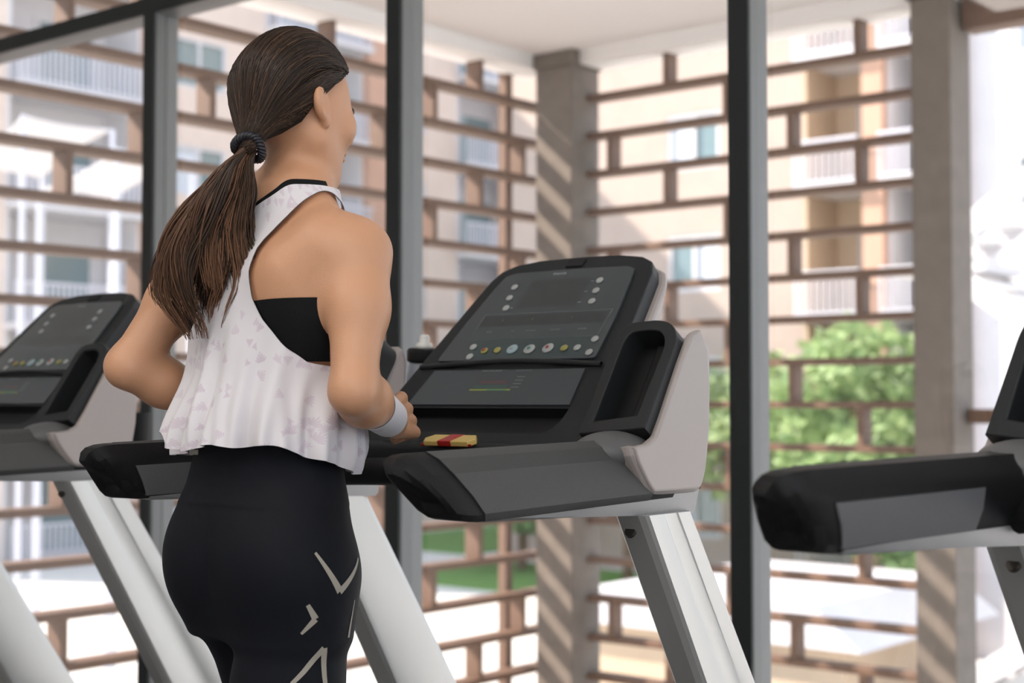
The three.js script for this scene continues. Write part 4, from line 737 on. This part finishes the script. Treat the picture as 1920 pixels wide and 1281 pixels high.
function strands(list, rad, sides = 3) {      // list of [points, colour, taper]
  let nv = 0, ni = 0; for (const [p] of list) { nv += p.length * sides; ni += (p.length - 1) * sides * 6; }
  const pos = new Float32Array(nv * 3), nor = new Float32Array(nv * 3), col = new Float32Array(nv * 3), idx = new Uint32Array(ni); let v = 0, q = 0;
  const T = V(0, 0, 0), A = V(0, 0, 0), B = V(0, 0, 0), n = V(0, 0, 0);
  for (const [p, c, end, r0] of list) {
    const base = v;
    for (let i = 0; i < p.length; i++) {
      T.copy(p[Math.min(p.length - 1, i + 1)]).sub(p[Math.max(0, i - 1)]).normalize(); A.set(0.3, 0.5, 0.81).cross(T).normalize(); B.copy(T).cross(A);
      const t = i / (p.length - 1), r = (r0 ?? rad) * (1 - end * t * t * t);
      for (let k = 0; k < sides; k++) { const a = k / sides * 6.2832; n.set(0, 0, 0).addScaledVector(A, Math.cos(a)).addScaledVector(B, Math.sin(a)); pos.set([p[i].x + n.x * r, p[i].y + n.y * r, p[i].z + n.z * r], v * 3); nor.set([n.x, n.y, n.z], v * 3); col.set(c, v * 3); v++; }
    }
    for (let i = 0; i < p.length - 1; i++) for (let k = 0; k < sides; k++) { const a = base + i * sides + k, b = base + i * sides + (k + 1) % sides; idx.set([a, b, b + sides, a, b + sides, a + sides], q); q += 6; }
  }
  const g = new THREE.BufferGeometry(); g.setAttribute('position', new THREE.BufferAttribute(pos, 3)); g.setAttribute('normal', new THREE.BufferAttribute(nor, 3)); g.setAttribute('color', new THREE.BufferAttribute(col, 3)); g.setIndex(new THREE.BufferAttribute(idx, 1)); return g;
}
const shade = (k) => [0.030 * k, 0.0165 * k, 0.0098 * k];
{
  const list = [], tie = toHead(...TIE);
  for (let i = 0; i < 3400; i++) {
    // a root near the hairline, on the left or right side or on top
    const s = rnd() < 0.5 ? -1 : 1, t = (rnd() < 0.5 ? rr(0.06, 0.30) : rr(0.3, 0.93)) * (hairline.length - 1), k = Math.floor(t), m = t - k, A = hairline[k], B = hairline[Math.min(k + 1, hairline.length - 1)];
    const f0 = A[0] + (B[0] - A[0]) * m, u0 = A[1] + (B[1] - A[1]) * m, across = k < 4 ? s * rr(0.0, 0.078) : s * 0.08;
    const top = k < 4, a = V(across, u0 + (top ? rr(-0.002, 0.02) : rr(0, 0.012)), f0 - rr(0, 0.012)), b = V(tie[0] + rr(-0.009, 0.009), tie[1] + rr(-0.004, 0.014), tie[2] + rr(-0.004, 0.004));
    const C0 = V(0, 0.0, -0.02), da = a.clone().sub(C0).normalize(), db = b.clone().sub(C0).normalize(), lift = rr(-0.0008, 0.0034), P = [], n = 20, jit = rr(-0.12, 0.12);
    const dc = top ? V(across * rr(8, 24) + jit, 1.0, -0.55 + rr(-0.2, 0.2)) : da.clone().add(db).add(V(s * 0.35, rr(0.0, 0.95), 0)).normalize().multiplyScalar(1.1);
    for (let j = 0; j <= n; j++) {
      const w = j / n, d = da.clone().multiplyScalar((1 - w) * (1 - w)).addScaledVector(dc, 2 * w * (1 - w)).addScaledVector(db, w * w); d.normalize();
      let lo = 0.02, hi = 0.22; for (let q = 0; q < 16; q++) { const r = (lo + hi) / 2, c = fromHead(C0.x + d.x * r, C0.y + d.y * r, C0.z + d.z * r); if (hairField(...c) < lift) lo = r; else hi = r; }
      P.push(V(...fromHead(C0.x + d.x * lo, C0.y + d.y * lo, C0.z + d.z * lo)));
    }
    list.push([P, shade(rnd() < 0.15 ? rr(2, 3.6) : rr(0.35, 1.6)), 0.3, rr(0.0006, 0.0014)]);
  }
  const st = part(hairCap, 'strands', strands(list, 0.001), M.hair, 'combed dark brown strands'); st.userData.kind = 'stuff';
}
{
  const path = new THREE.CatmullRomCurve3([V(TIE[0], TIE[1], TIE[2]), V(0.002, 1.600, 0.056), V(-0.008, 1.545, 0.076), V(-0.020, 1.475, 0.092), V(-0.024, 1.405, 0.096), V(-0.016, 1.343, 0.086)]);
  const lat = V(0.80, 0, -0.60), dep = V(0.60, 0, 0.80), list = [], clumps = [];
  for (let c = 0; c < 34; c++) { const a = rr(0, 6.283), q = Math.sqrt(rnd()); clumps.push([Math.cos(a) * q, Math.sin(a) * q, rr(0, 6.28), rr(0.74, 1.0), rnd() < 0.3 ? rr(2.4, 4.2) : rr(0.5, 2.0)]); }
  for (let i = 0; i < 1500; i++) {
    const [cu, cv, ph, len, tone] = clumps[i % clumps.length], ou = rr(-1, 1), ov = rr(-1, 1), L = len * rr(0.82, 1.04), P = [], n = 20, w1 = rr(0, 6.28);
    for (let j = 0; j <= n; j++) {
      const t = Math.min(1, j / n * L), p = path.getPoint(t), w = 0.013 + 0.060 * sstep(0.0, 0.62, t) - 0.022 * sstep(0.75, 1, t), dd = 0.012 + 0.022 * sstep(0, 0.5, t);
      const cl = 0.42 - 0.2 * sstep(0.3, 1, t), wave = 0.0105 * sstep(0.15, 0.7, t) * Math.sin(t * (10 + 3 * cu) + ph), u = cu * (1 - cl * 0.5) + ou * cl * 0.55, v = cv * (1 - cl * 0.5) + ov * cl * 0.55;
      p.addScaledVector(lat, u * w + wave + 0.0012 * Math.sin(t * 25 + w1)).addScaledVector(dep, v * dd + 0.004 * Math.cos(t * 9 + ph)); p.y -= Math.abs(u) * 0.004 + 0.012 * t * (len - 0.9); P.push(p);
    }
    list.push([P, shade(tone * rr(0.8, 2.2)).map((q, k) => q * (1 + (k === 0 ? 0.18 : k === 1 ? 0.06 : 0) * (tone > 1.4 ? 1 : 0))), 0.75, rr(0.0010, 0.0017)]);
  }
  const pt = part(hairCap, 'ponytail', strands(list, 0.0013), M.hair, 'long wavy brown ponytail'); pt.userData.kind = 'stuff';
  // braided hair tie
  const beads = [], ax = V(-0.25, 0.72, -0.64).normalize(), e1 = V(1, 0, 0).cross(ax).normalize(), e2 = ax.clone().cross(e1);
  for (let k = 0; k < 3; k++) { const pts = []; for (let i = 0; i < 90; i++) { const a = i / 90 * 6.2832, tw = a * 9 + k * 2.094; pts.push(V(...TIE).addScaledVector(e1, Math.cos(a) * (0.0215 + 0.004 * Math.cos(tw))).addScaledVector(e2, Math.sin(a) * (0.0215 + 0.004 * Math.cos(tw))).addScaledVector(ax, 0.004 * Math.sin(tw) + 0.004 * Math.sin(a * 2))); } beads.push(tube(pts, 0.0034, 150, 6, true)); }
  part(hairCap, 'hair_tie', merge(beads), std({ color: lin(0.012, 0.012, 0.018), roughness: 0.45 }), 'black braided hair tie');
}

renderer.render(scene, camera);
